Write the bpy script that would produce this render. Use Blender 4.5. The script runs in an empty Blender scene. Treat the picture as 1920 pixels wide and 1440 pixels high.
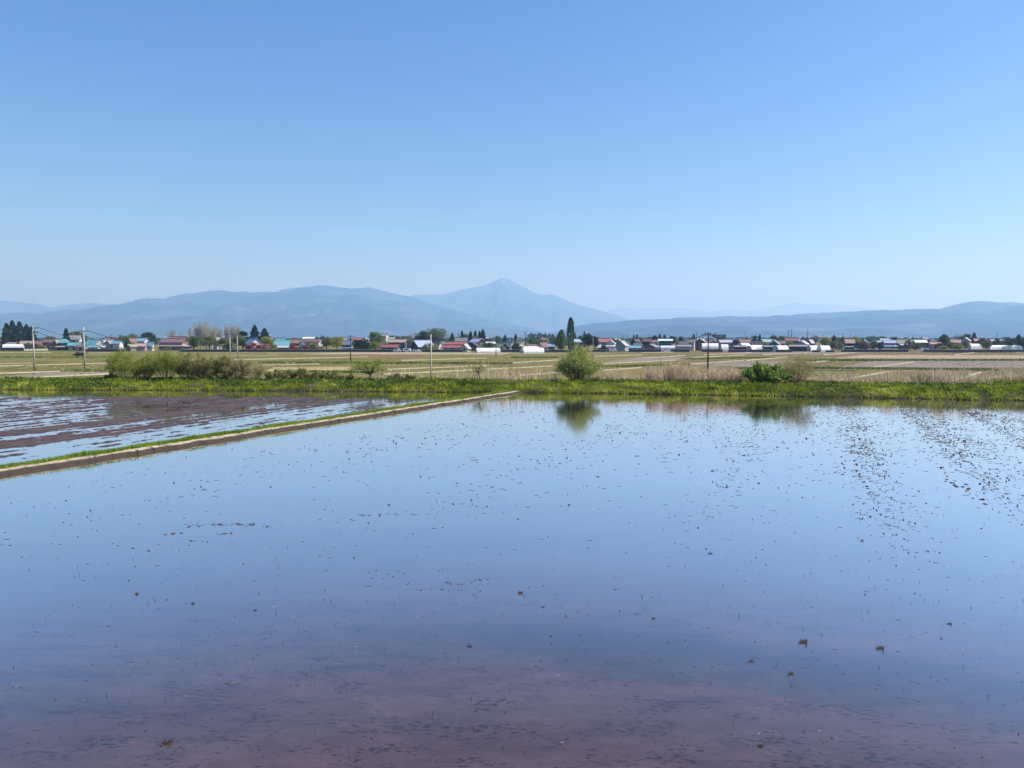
import bpy, bmesh, math, random
import numpy as np
from mathutils import Vector, Matrix
R = math.radians
rng = np.random.default_rng(7); random.seed(7)
SC = bpy.context.scene; COL = SC.collection

# ---------------------------------------------------------------- camera, sky, sun, exposure
F = 1442.0; HOR = 634.0; EYE = 5.0           # focal length in photo pixels, horizon row, eye height over the water
PITCH = math.atan((720 - HOR) / F)
cam = bpy.data.cameras.new('camera'); camo = bpy.data.objects.new('camera', cam); COL.objects.link(camo)
cam.sensor_width = 36; cam.lens = 36 * F / 1920; cam.clip_start = 0.1; cam.clip_end = 120000
camo.location = (0, 0, EYE); camo.rotation_euler = (math.pi / 2 - PITCH, 0, 0)
SC.camera = camo
SUN_EL, SUN_AZ = R(48), R(96)                 # azimuth clockwise from the view direction (+Y)
w = bpy.data.worlds.new('World'); SC.world = w; w.use_nodes = True
nt = w.node_tree; bg = nt.nodes['Background']
sky = nt.nodes.new('ShaderNodeTexSky'); sky.sky_type = 'NISHITA'; sky.sun_disc = False
sky.sun_elevation = SUN_EL; sky.sun_rotation = SUN_AZ
sky.altitude = 200; sky.air_density = 1.2; sky.dust_density = 0.8; sky.ozone_density = 4.0
hs = nt.nodes.new('ShaderNodeHueSaturation'); hs.inputs['Saturation'].default_value = 1.36; hs.inputs['Hue'].default_value = .516   # the phone's vivid blue
nt.links.new(sky.outputs[0], hs.inputs['Color']); nt.links.new(hs.outputs[0], bg.inputs[0]); bg.inputs[1].default_value = 0.082
sl = bpy.data.lights.new('sun', 'SUN'); so = bpy.data.objects.new('sun', sl); COL.objects.link(so)
sl.energy = 4.8; sl.angle = R(0.5); sl.color = (1.0, 0.965, 0.93)
sd = Vector((math.sin(SUN_AZ) * math.cos(SUN_EL), math.cos(SUN_AZ) * math.cos(SUN_EL), math.sin(SUN_EL)))
so.rotation_euler = sd.to_track_quat('Z', 'Y').to_euler()
vs = SC.view_settings; vs.view_transform = 'Standard'; vs.look = 'None'; vs.exposure = 0.82; vs.gamma = 1
SC.render.engine = 'CYCLES'
cy = SC.cycles; cy.use_denoising = True; cy.max_bounces = 6; cy.diffuse_bounces = 2; cy.glossy_bounces = 3
cy.transmission_bounces = 4; cy.volume_bounces = 1; cy.transparent_max_bounces = 8; cy.sample_clamp_indirect = 6

# ---------------------------------------------------------------- helpers
def ray(px, py):
    u = (px - 960) / F; v = (720 - py) / F
    return u, math.cos(PITCH) + math.sin(PITCH) * v, -math.sin(PITCH) + math.cos(PITCH) * v
def G(px, py, z=0.0):                         # where the ray through a photo pixel meets the level z
    x, y, d = ray(px, py); k = (z - EYE) / d
    return x * k, y * k
def AT(px, py, Y):                            # the point of that ray at distance Y
    x, y, d = ray(px, py); k = Y / y
    return x * k, Y, EYE + d * k
def ZA(py, Y): return AT(960, py, Y)[2]
def XA(px, Y): return AT(px, 640, Y)[0]

def tag(o, label=None, cat=None, group=None, kind=None):
    if label: o['label'] = label
    if cat: o['category'] = cat
    if group: o['group'] = group
    if kind: o['kind'] = kind
    return o
def empty(name, loc, rz=0, label=None, cat=None, group=None):
    o = bpy.data.objects.new(name, None); COL.objects.link(o); o.location = loc; o.rotation_euler = (0, 0, rz)
    return tag(o, label, cat, group)
def link(name, me, parent=None):
    o = bpy.data.objects.new(name, me); COL.objects.link(o)
    if parent: o.parent = parent
    return o
def npmesh(name, V, Fc, mats, fm=None, smooth=False, attr=None):
    """V n x 3 points, Fc m x k faces of one size."""
    V = np.asarray(V, dtype=np.float32); Fc = np.asarray(Fc, dtype=np.int32)
    me = bpy.data.meshes.new(name); m, k = Fc.shape
    me.vertices.add(len(V)); me.vertices.foreach_set('co', V.ravel())
    me.loops.add(m * k); me.loops.foreach_set('vertex_index', Fc.ravel())
    me.polygons.add(m); me.polygons.foreach_set('loop_start', np.arange(0, m * k, k, dtype=np.int32))
    me.polygons.foreach_set('loop_total', np.full(m, k, dtype=np.int32))
    for q in (mats if isinstance(mats, (list, tuple)) else [mats]): me.materials.append(q)
    if fm is not None: me.polygons.foreach_set('material_index', np.asarray(fm, dtype=np.int32))
    me.polygons.foreach_set('use_smooth', np.full(m, smooth))
    if attr is not None:
        a = me.attributes.new('tint', 'FLOAT', 'FACE'); a.data.foreach_set('value', np.asarray(attr, dtype=np.float32))
    me.update(calc_edges=True)
    return me
class MB:                                     # collects polygons of one part
    def __init__(s): s.v = []; s.f = []; s.m = []
    def poly(s, pts, faces, mi=0):
        n = len(s.v); s.v += [tuple(p) for p in pts]; s.f += [tuple(i + n for i in f) for f in faces]; s.m += [mi] * len(faces)
    def box(s, x0, x1, y0, y1, z0, z1, mi=0):
        s.poly([(x0,y0,z0),(x1,y0,z0),(x1,y1,z0),(x0,y1,z0),(x0,y0,z1),(x1,y0,z1),(x1,y1,z1),(x0,y1,z1)],
               [(0,3,2,1),(4,5,6,7),(0,1,5,4),(1,2,6,5),(2,3,7,6),(3,0,4,7)], mi)
    def extr(s, prof, x0, x1, mi=0):          # a (y, z) outline carried along x
        n = len(prof)
        s.poly([(x0, y, z) for y, z in prof] + [(x1, y, z) for y, z in prof],
               [tuple(range(n)), tuple(range(2*n-1, n-1, -1))] + [(i, i+n, (i+1) % n + n, (i+1) % n) for i in range(n)], mi)
    def tube(s, pts, rad, k=6, mi=0):
        pts = [Vector(p) for p in pts]; n0 = len(s.v); n = len(pts)
        for i, p in enumerate(pts):
            d = (pts[min(i+1, n-1)] - pts[max(i-1, 0)]).normalized()
            a = d.orthogonal().normalized() if abs(d.z) < .9 else Vector((1, 0, 0)); a = (a - d * a.dot(d)).normalized(); b = d.cross(a)
            r = rad[i] if isinstance(rad, (list, tuple)) else rad
            for j in range(k):
                t = 2 * math.pi * j / k; s.v.append(tuple(p + a * (r * math.cos(t)) + b * (r * math.sin(t))))
        for i in range(n - 1):
            for j in range(k):
                s.f.append((n0+i*k+j, n0+i*k+(j+1) % k, n0+(i+1)*k+(j+1) % k, n0+(i+1)*k+j)); s.m.append(mi)
        s.f.append(tuple(n0+j for j in range(k-1, -1, -1))); s.f.append(tuple(n0+(n-1)*k+j for j in range(k))); s.m += [mi, mi]
    def mesh(s, name, mats, smooth=False):
        me = bpy.data.meshes.new(name); me.from_pydata(s.v, [], s.f)
        for q in (mats if isinstance(mats, (list, tuple)) else [mats]): me.materials.append(q)
        for p, i in zip(me.polygons, s.m): p.material_index = i; p.use_smooth = smooth
        bm = bmesh.new(); bm.from_mesh(me); bmesh.ops.recalc_face_normals(bm, faces=bm.faces); bm.to_mesh(me); bm.free()
        return me
    def build(s, name, mats, parent=None, smooth=False): return link(name, s.mesh(name, mats, smooth), parent)

# smooth value noise on numpy arrays
def _h(i, j, s):
    n = (i.astype(np.int64) * 374761393 + j.astype(np.int64) * 668265263 + s * 1442695041) & 0x7fffffff
    n = ((n ^ (n >> 13)) * 1274126177) & 0x7fffffff
    return ((n ^ (n >> 16)) & 0xffff) / 65535.0
def vnoise(x, y, s=0):
    x = np.asarray(x, float); y = np.asarray(y, float)
    i = np.floor(x); j = np.floor(y); u = x - i; v = y - j; u = u*u*(3-2*u); v = v*v*(3-2*v)
    a = _h(i, j, s); b = _h(i+1, j, s); c = _h(i, j+1, s); d = _h(i+1, j+1, s)
    return (a*(1-u)+b*u)*(1-v) + (c*(1-u)+d*u)*v
def fbm(x, y, s=0, o=4):
    r = 0; a = .5; t = 0
    for k in range(o): r = r + a * vnoise(x * 2**k + 17*k, y * 2**k - 9*k, s + k); t += a; a *= .55
    return r / t
def grid_faces(nu, nv):
    i = np.arange(nu*nv).reshape(nv, nu)
    return np.stack([i[:-1,:-1].ravel(), i[:-1,1:].ravel(), i[1:,1:].ravel(), i[1:,:-1].ravel()], 1)

# ---------------------------------------------------------------- materials
def newmat(name):
    m = bpy.data.materials.new(name); m.use_nodes = True
    return m, m.node_tree, m.node_tree.nodes['Principled BSDF']
def node(nt, t, **k):
    n = nt.nodes.new(t)
    for a, b in k.items(): setattr(n, a, b)
    return n
def noise_tex(nt, scale, detail=4, rough=.55, coord='Object', vscale=None, rot=0):
    tc = node(nt, 'ShaderNodeTexCoord'); mp = node(nt, 'ShaderNodeMapping'); n = node(nt, 'ShaderNodeTexNoise')
    nt.links.new(tc.outputs[coord], mp.inputs[0]); nt.links.new(mp.outputs[0], n.inputs['Vector'])
    if vscale: mp.inputs['Scale'].default_value = vscale
    mp.inputs['Rotation'].default_value = (0, 0, rot)
    n.inputs['Scale'].default_value = scale; n.inputs['Detail'].default_value = detail; n.inputs['Roughness'].default_value = rough
    return n.outputs['Fac']
def ramp(nt, fac, stops):
    r = node(nt, 'ShaderNodeValToRGB'); nt.links.new(fac, r.inputs[0]); e = r.color_ramp.elements
    while len(e) < len(stops): e.new(.5)
    for q, (p, c) in zip(e, stops): q.position = p; q.color = (*c, 1) if len(c) == 3 else c
    return r.outputs[0]
def mixc(nt, fac, a, b, mode='MIX'):
    m = node(nt, 'ShaderNodeMix', data_type='RGBA', blend_type=mode)
    for s, v in ((m.inputs[0], fac), (m.inputs[6], a), (m.inputs[7], b)):
        if hasattr(v, 'node'): nt.links.new(v, s)
        elif isinstance(v, (int, float)): s.default_value = v
        else: s.default_value = (*v, 1)
    return m.outputs[2]
def math_(nt, op, a, b=None, c=None):
    m = node(nt, 'ShaderNodeMath', operation=op)
    for i, v in enumerate((a, b, c)):
        if v is None: continue
        if hasattr(v, 'node'): nt.links.new(v, m.inputs[i])
        else: m.inputs[i].default_value = v
    return m.outputs[0]
_mc = {}
def plain(name, col, rough=.8, var=.25, scale=1.0, spec=.3, metal=0, transl=0, bump=0):
    """a solid surface whose own colour wanders a little (weathering)"""
    key = (name, col)
    if key in _mc: return _mc[key]
    m, nt, b = newmat(name)
    lo = tuple(c * (1 - var) for c in col); hi = tuple(min(1, c * (1 + var)) for c in col)
    f = noise_tex(nt, scale, 5, .6)
    c = ramp(nt, f, [(.3, lo), (.7, hi)])
    nt.links.new(c, b.inputs['Base Color']); b.inputs['Roughness'].default_value = rough
    b.inputs['Specular IOR Level'].default_value = spec; b.inputs['Metallic'].default_value = metal
    if bump:
        bp = node(nt, 'ShaderNodeBump'); bp.inputs['Strength'].default_value = bump; nt.links.new(f, bp.inputs['Height']); nt.links.new(bp.outputs[0], b.inputs['Normal'])
    _mc[key] = m
    return m
def leafmat(name, dark, light, scale=.6, transl=.35, tint=True, extra=None, rough=.6):
    """leaves: colour differs from leaf to leaf (tint, stored per face) and from clump to clump (noise)"""
    m, nt, b = newmat(name)
    f = noise_tex(nt, scale, 3, .6)
    if tint:
        a = node(nt, 'ShaderNodeAttribute'); a.attribute_name = 'tint'
        f = math_(nt, 'ADD', math_(nt, 'MULTIPLY', f, .55), math_(nt, 'MULTIPLY', a.outputs['Fac'], .45))
    mid = tuple((x + y) / 2 for x, y in zip(dark, light))
    st = [(.25, dark), (.5, mid), (.72, light)]
    if extra: st.append((.82, extra))
    c = ramp(nt, f, st)
    nt.links.new(c, b.inputs['Base Color']); b.inputs['Roughness'].default_value = rough; b.inputs['Specular IOR Level'].default_value = .25
    tr = node(nt, 'ShaderNodeBsdfTranslucent'); mx = node(nt, 'ShaderNodeMixShader'); mx.inputs[0].default_value = transl
    nt.links.new(c, tr.inputs[0]); nt.links.new(b.outputs[0], mx.inputs[1]); nt.links.new(tr.outputs[0], mx.inputs[2])
    nt.links.new(mx.outputs[0], nt.nodes['Material Output'].inputs[0])
    return m
# ================================================================ THE SETTING
ZF = -2.0                                     # level of the fields beyond the embankment
# the paddy grid: levee line, normal and the offset along it
LN = Vector((.9105, -.4134)); LD = Vector((.4134, .9105)); LOFF = -28.92
RN = Vector((.926, -.377)); RD = Vector((.377, .926)); ROFF = -27.2     # the plough rows run at a slight angle to the levee
def off(x, y): return x * RN.x + y * RN.y     # distance across the plough rows
def lev(s, t):                                # s metres along the levee from its point nearest the camera, t across it
    return LN.x * (LOFF + t) + LD.x * s, LN.y * (LOFF + t) + LD.y * s

# ---- water of the flooded paddies: a thin clear skin over soft brown mud, seen as one surface
def water_mat(name, near_patches=True):
    m, nt, b = newmat(name)
    base = math_(nt, 'ADD', math_(nt, 'MULTIPLY', noise_tex(nt, .35, 5, .6, vscale=(.5, 1.3, 1)), .55), math_(nt, 'MULTIPLY', noise_tex(nt, 2.6, 5, .7, vscale=(.6, 1.5, 1)), .45))
    c = ramp(nt, base, [(.38, (.044, .028, .030)), (.62, (.084, .055, .056))])
    # straw and stubble lying on the mud just under the water
    st = noise_tex(nt, 17, 4, .6, vscale=(.5, 1.25, 1), rot=R(14))
    pt = noise_tex(nt, 1.6, 3, .6, vscale=(.6, 1.5, 1), rot=R(10))
    s1 = ramp(nt, math_(nt, 'ADD', math_(nt, 'MULTIPLY', st, .6), math_(nt, 'MULTIPLY', pt, .4)), [(.535, (0, 0, 0)), (.60, (1, 1, 1))])
    c = mixc(nt, math_(nt, 'MULTIPLY', s1, .9), c, (.02, .011, .011))
    if near_patches:                          # a shallower tongue of darker silt
        tc = node(nt, 'ShaderNodeTexCoord'); sp = node(nt, 'ShaderNodeSeparateXYZ'); nt.links.new(tc.outputs['Object'], sp.inputs[0])
        wob = math_(nt, 'MULTIPLY', math_(nt, 'SUBTRACT', noise_tex(nt, .5, 4, .6), .5), 3.0)
        l = math_(nt, 'ADD', sp.outputs[1], math_(nt, 'MULTIPLY', sp.outputs[0], .29))
        d = math_(nt, 'ABSOLUTE', math_(nt, 'SUBTRACT', math_(nt, 'ADD', l, wob), 12.8))
        k = math_(nt, 'SUBTRACT', 1.0, math_(nt, 'MULTIPLY', d, .75)); k = math_(nt, 'MAXIMUM', k, 0)
        side = math_(nt, 'MULTIPLY', math_(nt, 'ADD', sp.outputs[0], 2.5), .35)
        side = math_(nt, 'MINIMUM', math_(nt, 'MAXIMUM', side, 0), 1)
        c = mixc(nt, math_(nt, 'MULTIPLY', math_(nt, 'MULTIPLY', k, side), .75), c, (.022, .018, .024))
    nt.links.new(c, b.inputs['Base Color']); b.inputs['Roughness'].default_value = .8; b.inputs['Specular IOR Level'].default_value = 0
    rp = noise_tex(nt, 3.2, 3, .5, vscale=(.5, 1.6, 1)); bp = node(nt, 'ShaderNodeBump')
    bp.inputs['Strength'].default_value = .15; bp.inputs['Distance'].default_value = .012
    nt.links.new(rp, bp.inputs['Height'])
    gl = node(nt, 'ShaderNodeBsdfGlossy'); gl.inputs['Roughness'].default_value = .06; gl.inputs['Color'].default_value = (1, .94, .91, 1); nt.links.new(bp.outputs[0], gl.inputs['Normal'])
    lw = node(nt, 'ShaderNodeLayerWeight'); lw.inputs[0].default_value = .5
    fr = ramp(nt, lw.outputs['Facing'], [(q, (v_, v_, v_)) for q, v_ in ((0, .04), (.4, .055), (.52, .115), (.59, .25), (.665, .50), (.723, .70), (.82, .90), (.9, .96), (1, .99))])
    mx = node(nt, 'ShaderNodeMixShader'); nt.links.new(fr, mx.inputs[0]); nt.links.new(b.outputs[0], mx.inputs[1]); nt.links.new(gl.outputs[0], mx.inputs[2])
    nt.links.new(mx.outputs[0], nt.nodes['Material Output'].inputs[0])
    return m
M_water = water_mat('paddy_water')
bank_line = [(-120, 79.0), (-49.5, 74.3), (-18, 72.2), (-2.9, 70.9), (15.1, 68.0), (28.6, 64.4), (40.6, 61.0), (95, 44.5)]
def bank_y(x): return np.interp(x, [p[0] for p in bank_line], [p[1] for p in bank_line]) + (fbm(np.asarray(x) * .35, np.asarray(x) * 0, 91) - .5) * .9
bw = 0.35
pl, pr = lev(-60, 0), lev(66, 0)
wr = [lev(-60, bw), lev(66.5, bw)]
top = [(x, y + .6) for x, y in bank_line if x > wr[1][0]]
right = MB(); pts = [(*wr[0], 0), (95, -25, 0), (95, 45.1, 0)] + [(x, y, 0) for x, y in reversed(top[:-1])] + [(wr[1][0], bank_y(wr[1][0]) + .6, 0), (*wr[1], 0)]
right.poly(pts, [tuple(range(len(pts)))])
tag(right.build('water', M_water), 'still water of the large flooded paddy mirroring the sky', kind='structure')
wl = [lev(-60, -bw), lev(66.5, -bw)]
topl = [(x, y + .6) for x, y in bank_line if x < wl[1][0]]
left = MB(); pts = [(*wl[0], 0), (*wl[1], 0), (wl[1][0], bank_y(wl[1][0]) + .6, 0)] + [(x, y, 0) for x, y in reversed(topl)] + [(-120, -25, 0)]
left.poly(pts, [tuple(range(len(pts)))])
tag(left.build('water', M_water), 'shallow water of the smaller ploughed paddy beyond the levee', kind='structure')

# ---- mud: wet brown earth, paler where it has dried
def mudmat(name, wet, dry, z0, z1, rough=.55, scale=5):
    m, nt, b = newmat(name)
    tc = node(nt, 'ShaderNodeTexCoord'); sp = node(nt, 'ShaderNodeSeparateXYZ'); nt.links.new(tc.outputs['Object'], sp.inputs[0])
    n = noise_tex(nt, scale, 5, .65)
    h = math_(nt, 'ADD', sp.outputs[2], math_(nt, 'MULTIPLY', math_(nt, 'SUBTRACT', n, .5), (z1 - z0) * .9))
    mr = node(nt, 'ShaderNodeMapRange'); nt.links.new(h, mr.inputs[0]); mr.inputs[1].default_value = z0; mr.inputs[2].default_value = z1
    c = mixc(nt, mr.outputs[0], wet, dry)
    c = mixc(nt, .35, c, ramp(nt, noise_tex(nt, scale * 3, 4, .7), [(.3, (.35, .35, .35)), (.7, (1.2, 1.2, 1.2))]), 'MULTIPLY')
    nt.links.new(c, b.inputs['Base Color']); b.inputs['Roughness'].default_value = rough; b.inputs['Specular IOR Level'].default_value = .3
    bp = node(nt, 'ShaderNodeBump'); bp.inputs['Strength'].default_value = .5; bp.inputs['Distance'].default_value = .02
    nt.links.new(n, bp.inputs['Height']); nt.links.new(bp.outputs[0], b.inputs['Normal'])
    return m
M_levee = mudmat('levee_earth', (.036, .027, .019), (.42, .34, .235), .125, .175, .85)
M_mud = mudmat('paddy_mud', (.036, .023, .019), (.095, .064, .054), .0, .08, .6)
M_bank = mudmat('bank_earth', (.018, .013, .009), (.07, .07, .025), .1, .5, .95, 2)

# levee between the two paddies
S = np.arange(-30, 68.0, .075); prof = np.array([(-.62, -.2), (-.5, -.03), (-.44, .1), (-.34, .17), (-.2, .2), (-.05, .215), (.08, .22), (.2, .225), (.3, .225), (.38, .215), (.43, .19), (.47, .1), (.52, .03), (.62, -.05), (.8, -.2)])
T = prof[:, 0][None, :] * np.ones((len(S), 1)); Z = prof[:, 1][None, :] * np.ones((len(S), 1)) * .78; SS = S[:, None] * np.ones_like(T)
edge = (T > .2)
T = T * 1.08 + edge * (fbm(SS * .9, T * 0, 3) - .5) * .42 + (fbm(SS * 3, T * 5, 5) - .5) * .07
T = T + (fbm(SS * .22, T * 0, 4, 3) - .5) * .42
Z = Z + (fbm(SS * 1.1, T * 2, 8) - .5) * .06 * (Z > .05) + (fbm(SS * 5, T * 8, 9) - .5) * .07 * (Z > .0)
for c0 in np.cumsum(rng.exponential(.75, 140) + .12) - 30:      # drying cracks across the edge
    wd = rng.uniform(.025, .08); sk = rng.uniform(-.9, .9)
    g = np.exp(-((SS - c0 - sk * (T - .4)) / wd) ** 2) * np.clip((T - rng.uniform(.0, .3)) * 5, 0, 1) * (Z > .02)
    Z -= g * rng.choice([.03, .05, .07, .14]); T -= g * .02 * (T > .45)
X = LN.x * (LOFF + T) + LD.x * SS; Y = LN.y * (LOFF + T) + LD.y * SS
levee = link('levee', npmesh('levee', np.stack([X, Y, Z], -1).reshape(-1, 3), grid_faces(len(prof), len(S)), M_levee, smooth=False))
tag(levee, 'low earth levee with a dried cracked edge between the two paddies', kind='structure')

# ploughed mud breaking the surface of the smaller paddy
sa = np.arange(8, 64, .115); ta = np.concatenate([np.arange(.6, -30, -.1), np.arange(-30, -62, -.16)])
TT, S2 = np.meshgrid(ta, sa)
row = fbm(TT * 2.6, S2 * .04, 21, 3); clod = fbm(TT * 3.6, S2 * .9, 31, 4); fine = fbm(TT * 5, S2 * 3.4, 37, 2)
def bump_(t, c, w_): return np.exp(-((t - c) / w_) ** 2)
wav = (fbm(S2 * .05, TT * 0, 55) - .5) * .3
tw = TT + wav
amt = -.30 + .0 * TT
amt = np.where(tw < -6.6, -.03, amt)
amt = amt + .62 * bump_(tw, -8.3, 1.0) + .5 * bump_(tw, -12.6, 1.6) + .22 * bump_(tw, -16.0, .7) + .30 * bump_(tw, -4.3, .13) + .10 * bump_(tw, -5.9, .3)
amt = amt - .35 * bump_(tw, -10.6, .28) - .35 * bump_(tw, -15.0, .3) - .3 * bump_(tw, -18.6, .5)
amt = amt + np.where((tw < -14) , .24 * np.clip((S2 + TT * .35 - 33) / 9, 0, 1) * np.clip((-13 - tw) / 3, 0, 1), 0)   # the far middle is nearly all mud
amt = amt - .16 * np.clip((-20 - tw) / 6, 0, 1) * np.clip((38 - S2) / 6, 0, 1)
amt = amt + .35 * bump_(S2, 57.5 + fbm(TT * .2, TT * 0, 71) * 4, 1.6) * np.clip((-14 - TT) / 8, 0, 1)
v = .22 * np.cos(tw * 5.2 + (fbm(S2 * .1, TT * .3, 58) - .5) * 2) + (row - .5) * 1.2 + (clod - .5) * 1.9 + (fine - .5) * .9 + amt - .10
Zm = np.clip(v, -.6, .8) * .085 - .003
Xm = RN.x * (ROFF + TT) + RD.x * S2; Ym = RN.y * (ROFF + TT) + RD.y * S2
Zm = np.where(Xm * LN.x + Ym * LN.y - LOFF > -.75, -.08, Zm)
Zm = Zm - .05 * np.clip((Ym - bank_y(Xm) + 8.5 + (fbm(Xm * .12, Ym * .3, 77, 3) - .5) * 5) / 1.5, 0, 1)
mud = link('mud', npmesh('mud', np.stack([Xm, Ym, Zm], -1).reshape(-1, 3), grid_faces(len(ta), len(sa)), M_mud, smooth=False))
tag(mud, 'rows of ploughed brown mud standing out of the shallow paddy', kind='structure')

# ---- embankment beyond the paddies: (distance behind the water line, height at the left end, height at the right end)
bp_ = [(-.6, -.25, -.25), (-.03, -.06, -.06), (.06, .07, .08), (.5, .26, .28), (1.2, .50, .54), (2.0, .64, .70), (2.8, .70, .78), (4.5, .7, .80), (6.5, .6, .78), (9, .25, .70), (13, -.6, .2), (19, -1.6, -.9), (27, -2.15, -2.15)]
xs = np.arange(-118, 94, .35)
wgt = np.clip((xs + 50) / 80, 0, 1)[:, None]
tb = np.array([p[0] for p in bp_])[None, :]; zl = np.array([p[1] for p in bp_])[None, :]; zr = np.array([p[2] for p in bp_])[None, :]
XB = xs[:, None] * np.ones_like(tb); zb = zl * (1 - wgt) + zr * wgt
YB = bank_y(xs)[:, None] + tb * (1 + 0 * XB)
zb = zb + (zb > .2) * (fbm(XB * .4, YB * .6, 92) - .5) * .22
link_b = link('embankment', npmesh('embankment', np.stack([XB, YB, zb], -1).reshape(-1, 3), grid_faces(len(bp_), len(xs)), M_bank, smooth=True))
tag(link_b, 'grassy earth embankment closing the far side of the paddies', kind='structure')
def bank_z(x, t):
    wg = np.clip((x + 50) / 80, 0, 1); tt = [p[0] for p in bp_]
    return np.interp(t, tt, [p[1] for p in bp_]) * (1 - wg) + np.interp(t, tt, [p[2] for p in bp_]) * wg

# ---- the plain: one sheet to the foot of the mountains, its own colours in plots
def plain_mat():
    m, nt, b = newmat('field_earth')
    tc = node(nt, 'ShaderNodeTexCoord'); mp = node(nt, 'ShaderNodeMapping'); nt.links.new(tc.outputs['Object'], mp.inputs[0]); mp.inputs['Rotation'].default_value = (0, 0, R(-43))
    br = node(nt, 'ShaderNodeTexBrick'); nt.links.new(mp.outputs[0], br.inputs[0])
    br.inputs['Scale'].default_value = 1; br.inputs['Brick Width'].default_value = 95; br.inputs['Row Height'].default_value = 21
    br.inputs['Mortar Size'].default_value = .35; br.inputs['Mortar Smooth'].default_value = .1; br.offset = .37
    br.inputs['Color1'].default_value = (0, 0, 0, 1); br.inputs['Color2'].default_value = (.45, .45, .45, 1); br.inputs['Mortar'].default_value = (.5, .5, .5, 1)
    sp = node(nt, 'ShaderNodeSeparateXYZ'); nt.links.new(tc.outputs['Object'], sp.inputs[0])
    side = node(nt, 'ShaderNodeMapRange'); nt.links.new(sp.outputs[0], side.inputs[0]); side.inputs[1].default_value = -60; side.inputs[2].default_value = 110
    side.inputs[3].default_value = 0.0; side.inputs[4].default_value = .45
    f = math_(nt, 'ADD', math_(nt, 'MULTIPLY', br.outputs[0], .42), side.outputs[0])
    f = math_(nt, 'ADD', f, math_(nt, 'MULTIPLY', math_(nt, 'SUBTRACT', noise_tex(nt, .02, 4, .6, vscale=(1, 1.5, 1)), .5), .5))
    c = ramp(nt, f, [(.05, (.125, .12, .04)), (.22, (.155, .14, .052)), (.4, (.155, .128, .062)), (.62, (.15, .118, .078)), (.85, (.135, .105, .082))])
    n2 = noise_tex(nt, .9, 5, .7, vscale=(.35, 1.6, 1), rot=R(-43))
    c = mixc(nt, .6, c, ramp(nt, n2, [(.25, (.55, .58, .5)), (.75, (1.35, 1.3, 1.25))]), 'MULTIPLY')
    g = ramp(nt, noise_tex(nt, .06, 5, .7, vscale=(.6, 2.2, 1)), [(.58, (0, 0, 0)), (.66, (1, 1, 1))])
    c = mixc(nt, math_(nt, 'MULTIPLY', g, .5), c, (.085, .11, .03))
    c = mixc(nt, math_(nt, 'MULTIPLY', br.outputs[1], .55), c, (.36, .31, .21))
    nt.links.new(c, b.inputs['Base Color']); b.inputs['Roughness'].default_value = 1; b.inputs['Specular IOR Level'].default_value = 0
    return m
g = MB(); g.poly([(-30000, -1500, ZF), (30000, -1500, ZF), (30000, 35500, ZF), (-30000, 35500, ZF)], [(0, 1, 2, 3)])
tag(g.build('ground', plain_mat()), 'dry stubble fields in plots reaching to the foot of the mountains', kind='structure')

# pale concrete ditches and field paths (photo points taken to the field level)
M_path = plain('pale_field_path', (.30, .26, .185), .95, .2, .4)
def strip(name, p0, p1, wid, h, m, z=ZF, label=None):
    a = Vector((*G(*p0, z), z)); b_ = Vector((*G(*p1, z), z)); d = (b_ - a); L = d.length; d.normalize(); n = Vector((-d.y, d.x, 0)); mb = MB()
    k = max(2, int(L / 6)); P = []
    for i in range(k + 1):
        q = a + d * (L * i / k) + n * random.uniform(-.12, .12); ww = wid * random.uniform(.8, 1.15) / 2; hh = h * random.uniform(.8, 1.1)
        P += [q - n * ww, q - n * ww * .8 + Vector((0, 0, hh)), q + n * ww * .8 + Vector((0, 0, hh)), q + n * ww]
    mb.poly(P, [(i*4+j, i*4+j+1, i*4+j+5, i*4+j+4) for i in range(k) for j in range(3)])
    return tag(mb.build(name, m), label, kind='structure')
for p0, p1, wd in [((-40,702),(110,697),1.0), ((20,710),(202,702),.9), ((-40,688),(212,681),.6), ((-20,682.6),(62,681),.5), ((-20,662),(96,661),1.0), ((165,662.4),(208,662),.8),
        ((400,667.3),(522,666.6),1.0), ((438,675),(690,669.5),.8), ((490,685.5),(600,683),.5), ((500,662.5),(800,660.8),1.2), ((636,697.4),(688,695),.5), ((724,693.6),(912,686),.55),
        ((718,702.5),(962,690.6),.55), ((752,676.4),(912,672),.6), ((960,691),(1036,687),.45), ((972,704.5),(1052,698.5),.5), ((955,681.5),(1052,675),.6), ((1128,695.5),(1202,690),.5),
        ((1128,682.5),(1268,675.6),.6), ((1112,668.6),(1204,665.8),.9), ((1204,672),(1284,667),.7), ((640,664.5),(1060,663.5),1.2), ((1255,686),(1398,676),.6), ((1294,671),(1396,666),.8),
        ((1318,665.4),(1408,661.4),1.0), ((1428,665.6),(1520,661.5),1.0), ((1398,676.5),(1474,670),.7), ((1512,681),(1554,676.8),.6), ((1542,666),(1602,661.4),1.0), ((1632,690),(1712,679.5),.6),
        ((1560,716),(1664,698),.55), ((1780,716),(1838,699),.55), ((1788,665.6),(1832,661),.9), ((1900,676),(1960,665),.8), ((1505,694.5),(1600,695.5),.4), ((1200,661.5),(1262,660.5),1.0)]:
    strip('path', p0, p1, wd * 1.1, .22, M_path, label='pale dry path edging a field plot')
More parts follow.
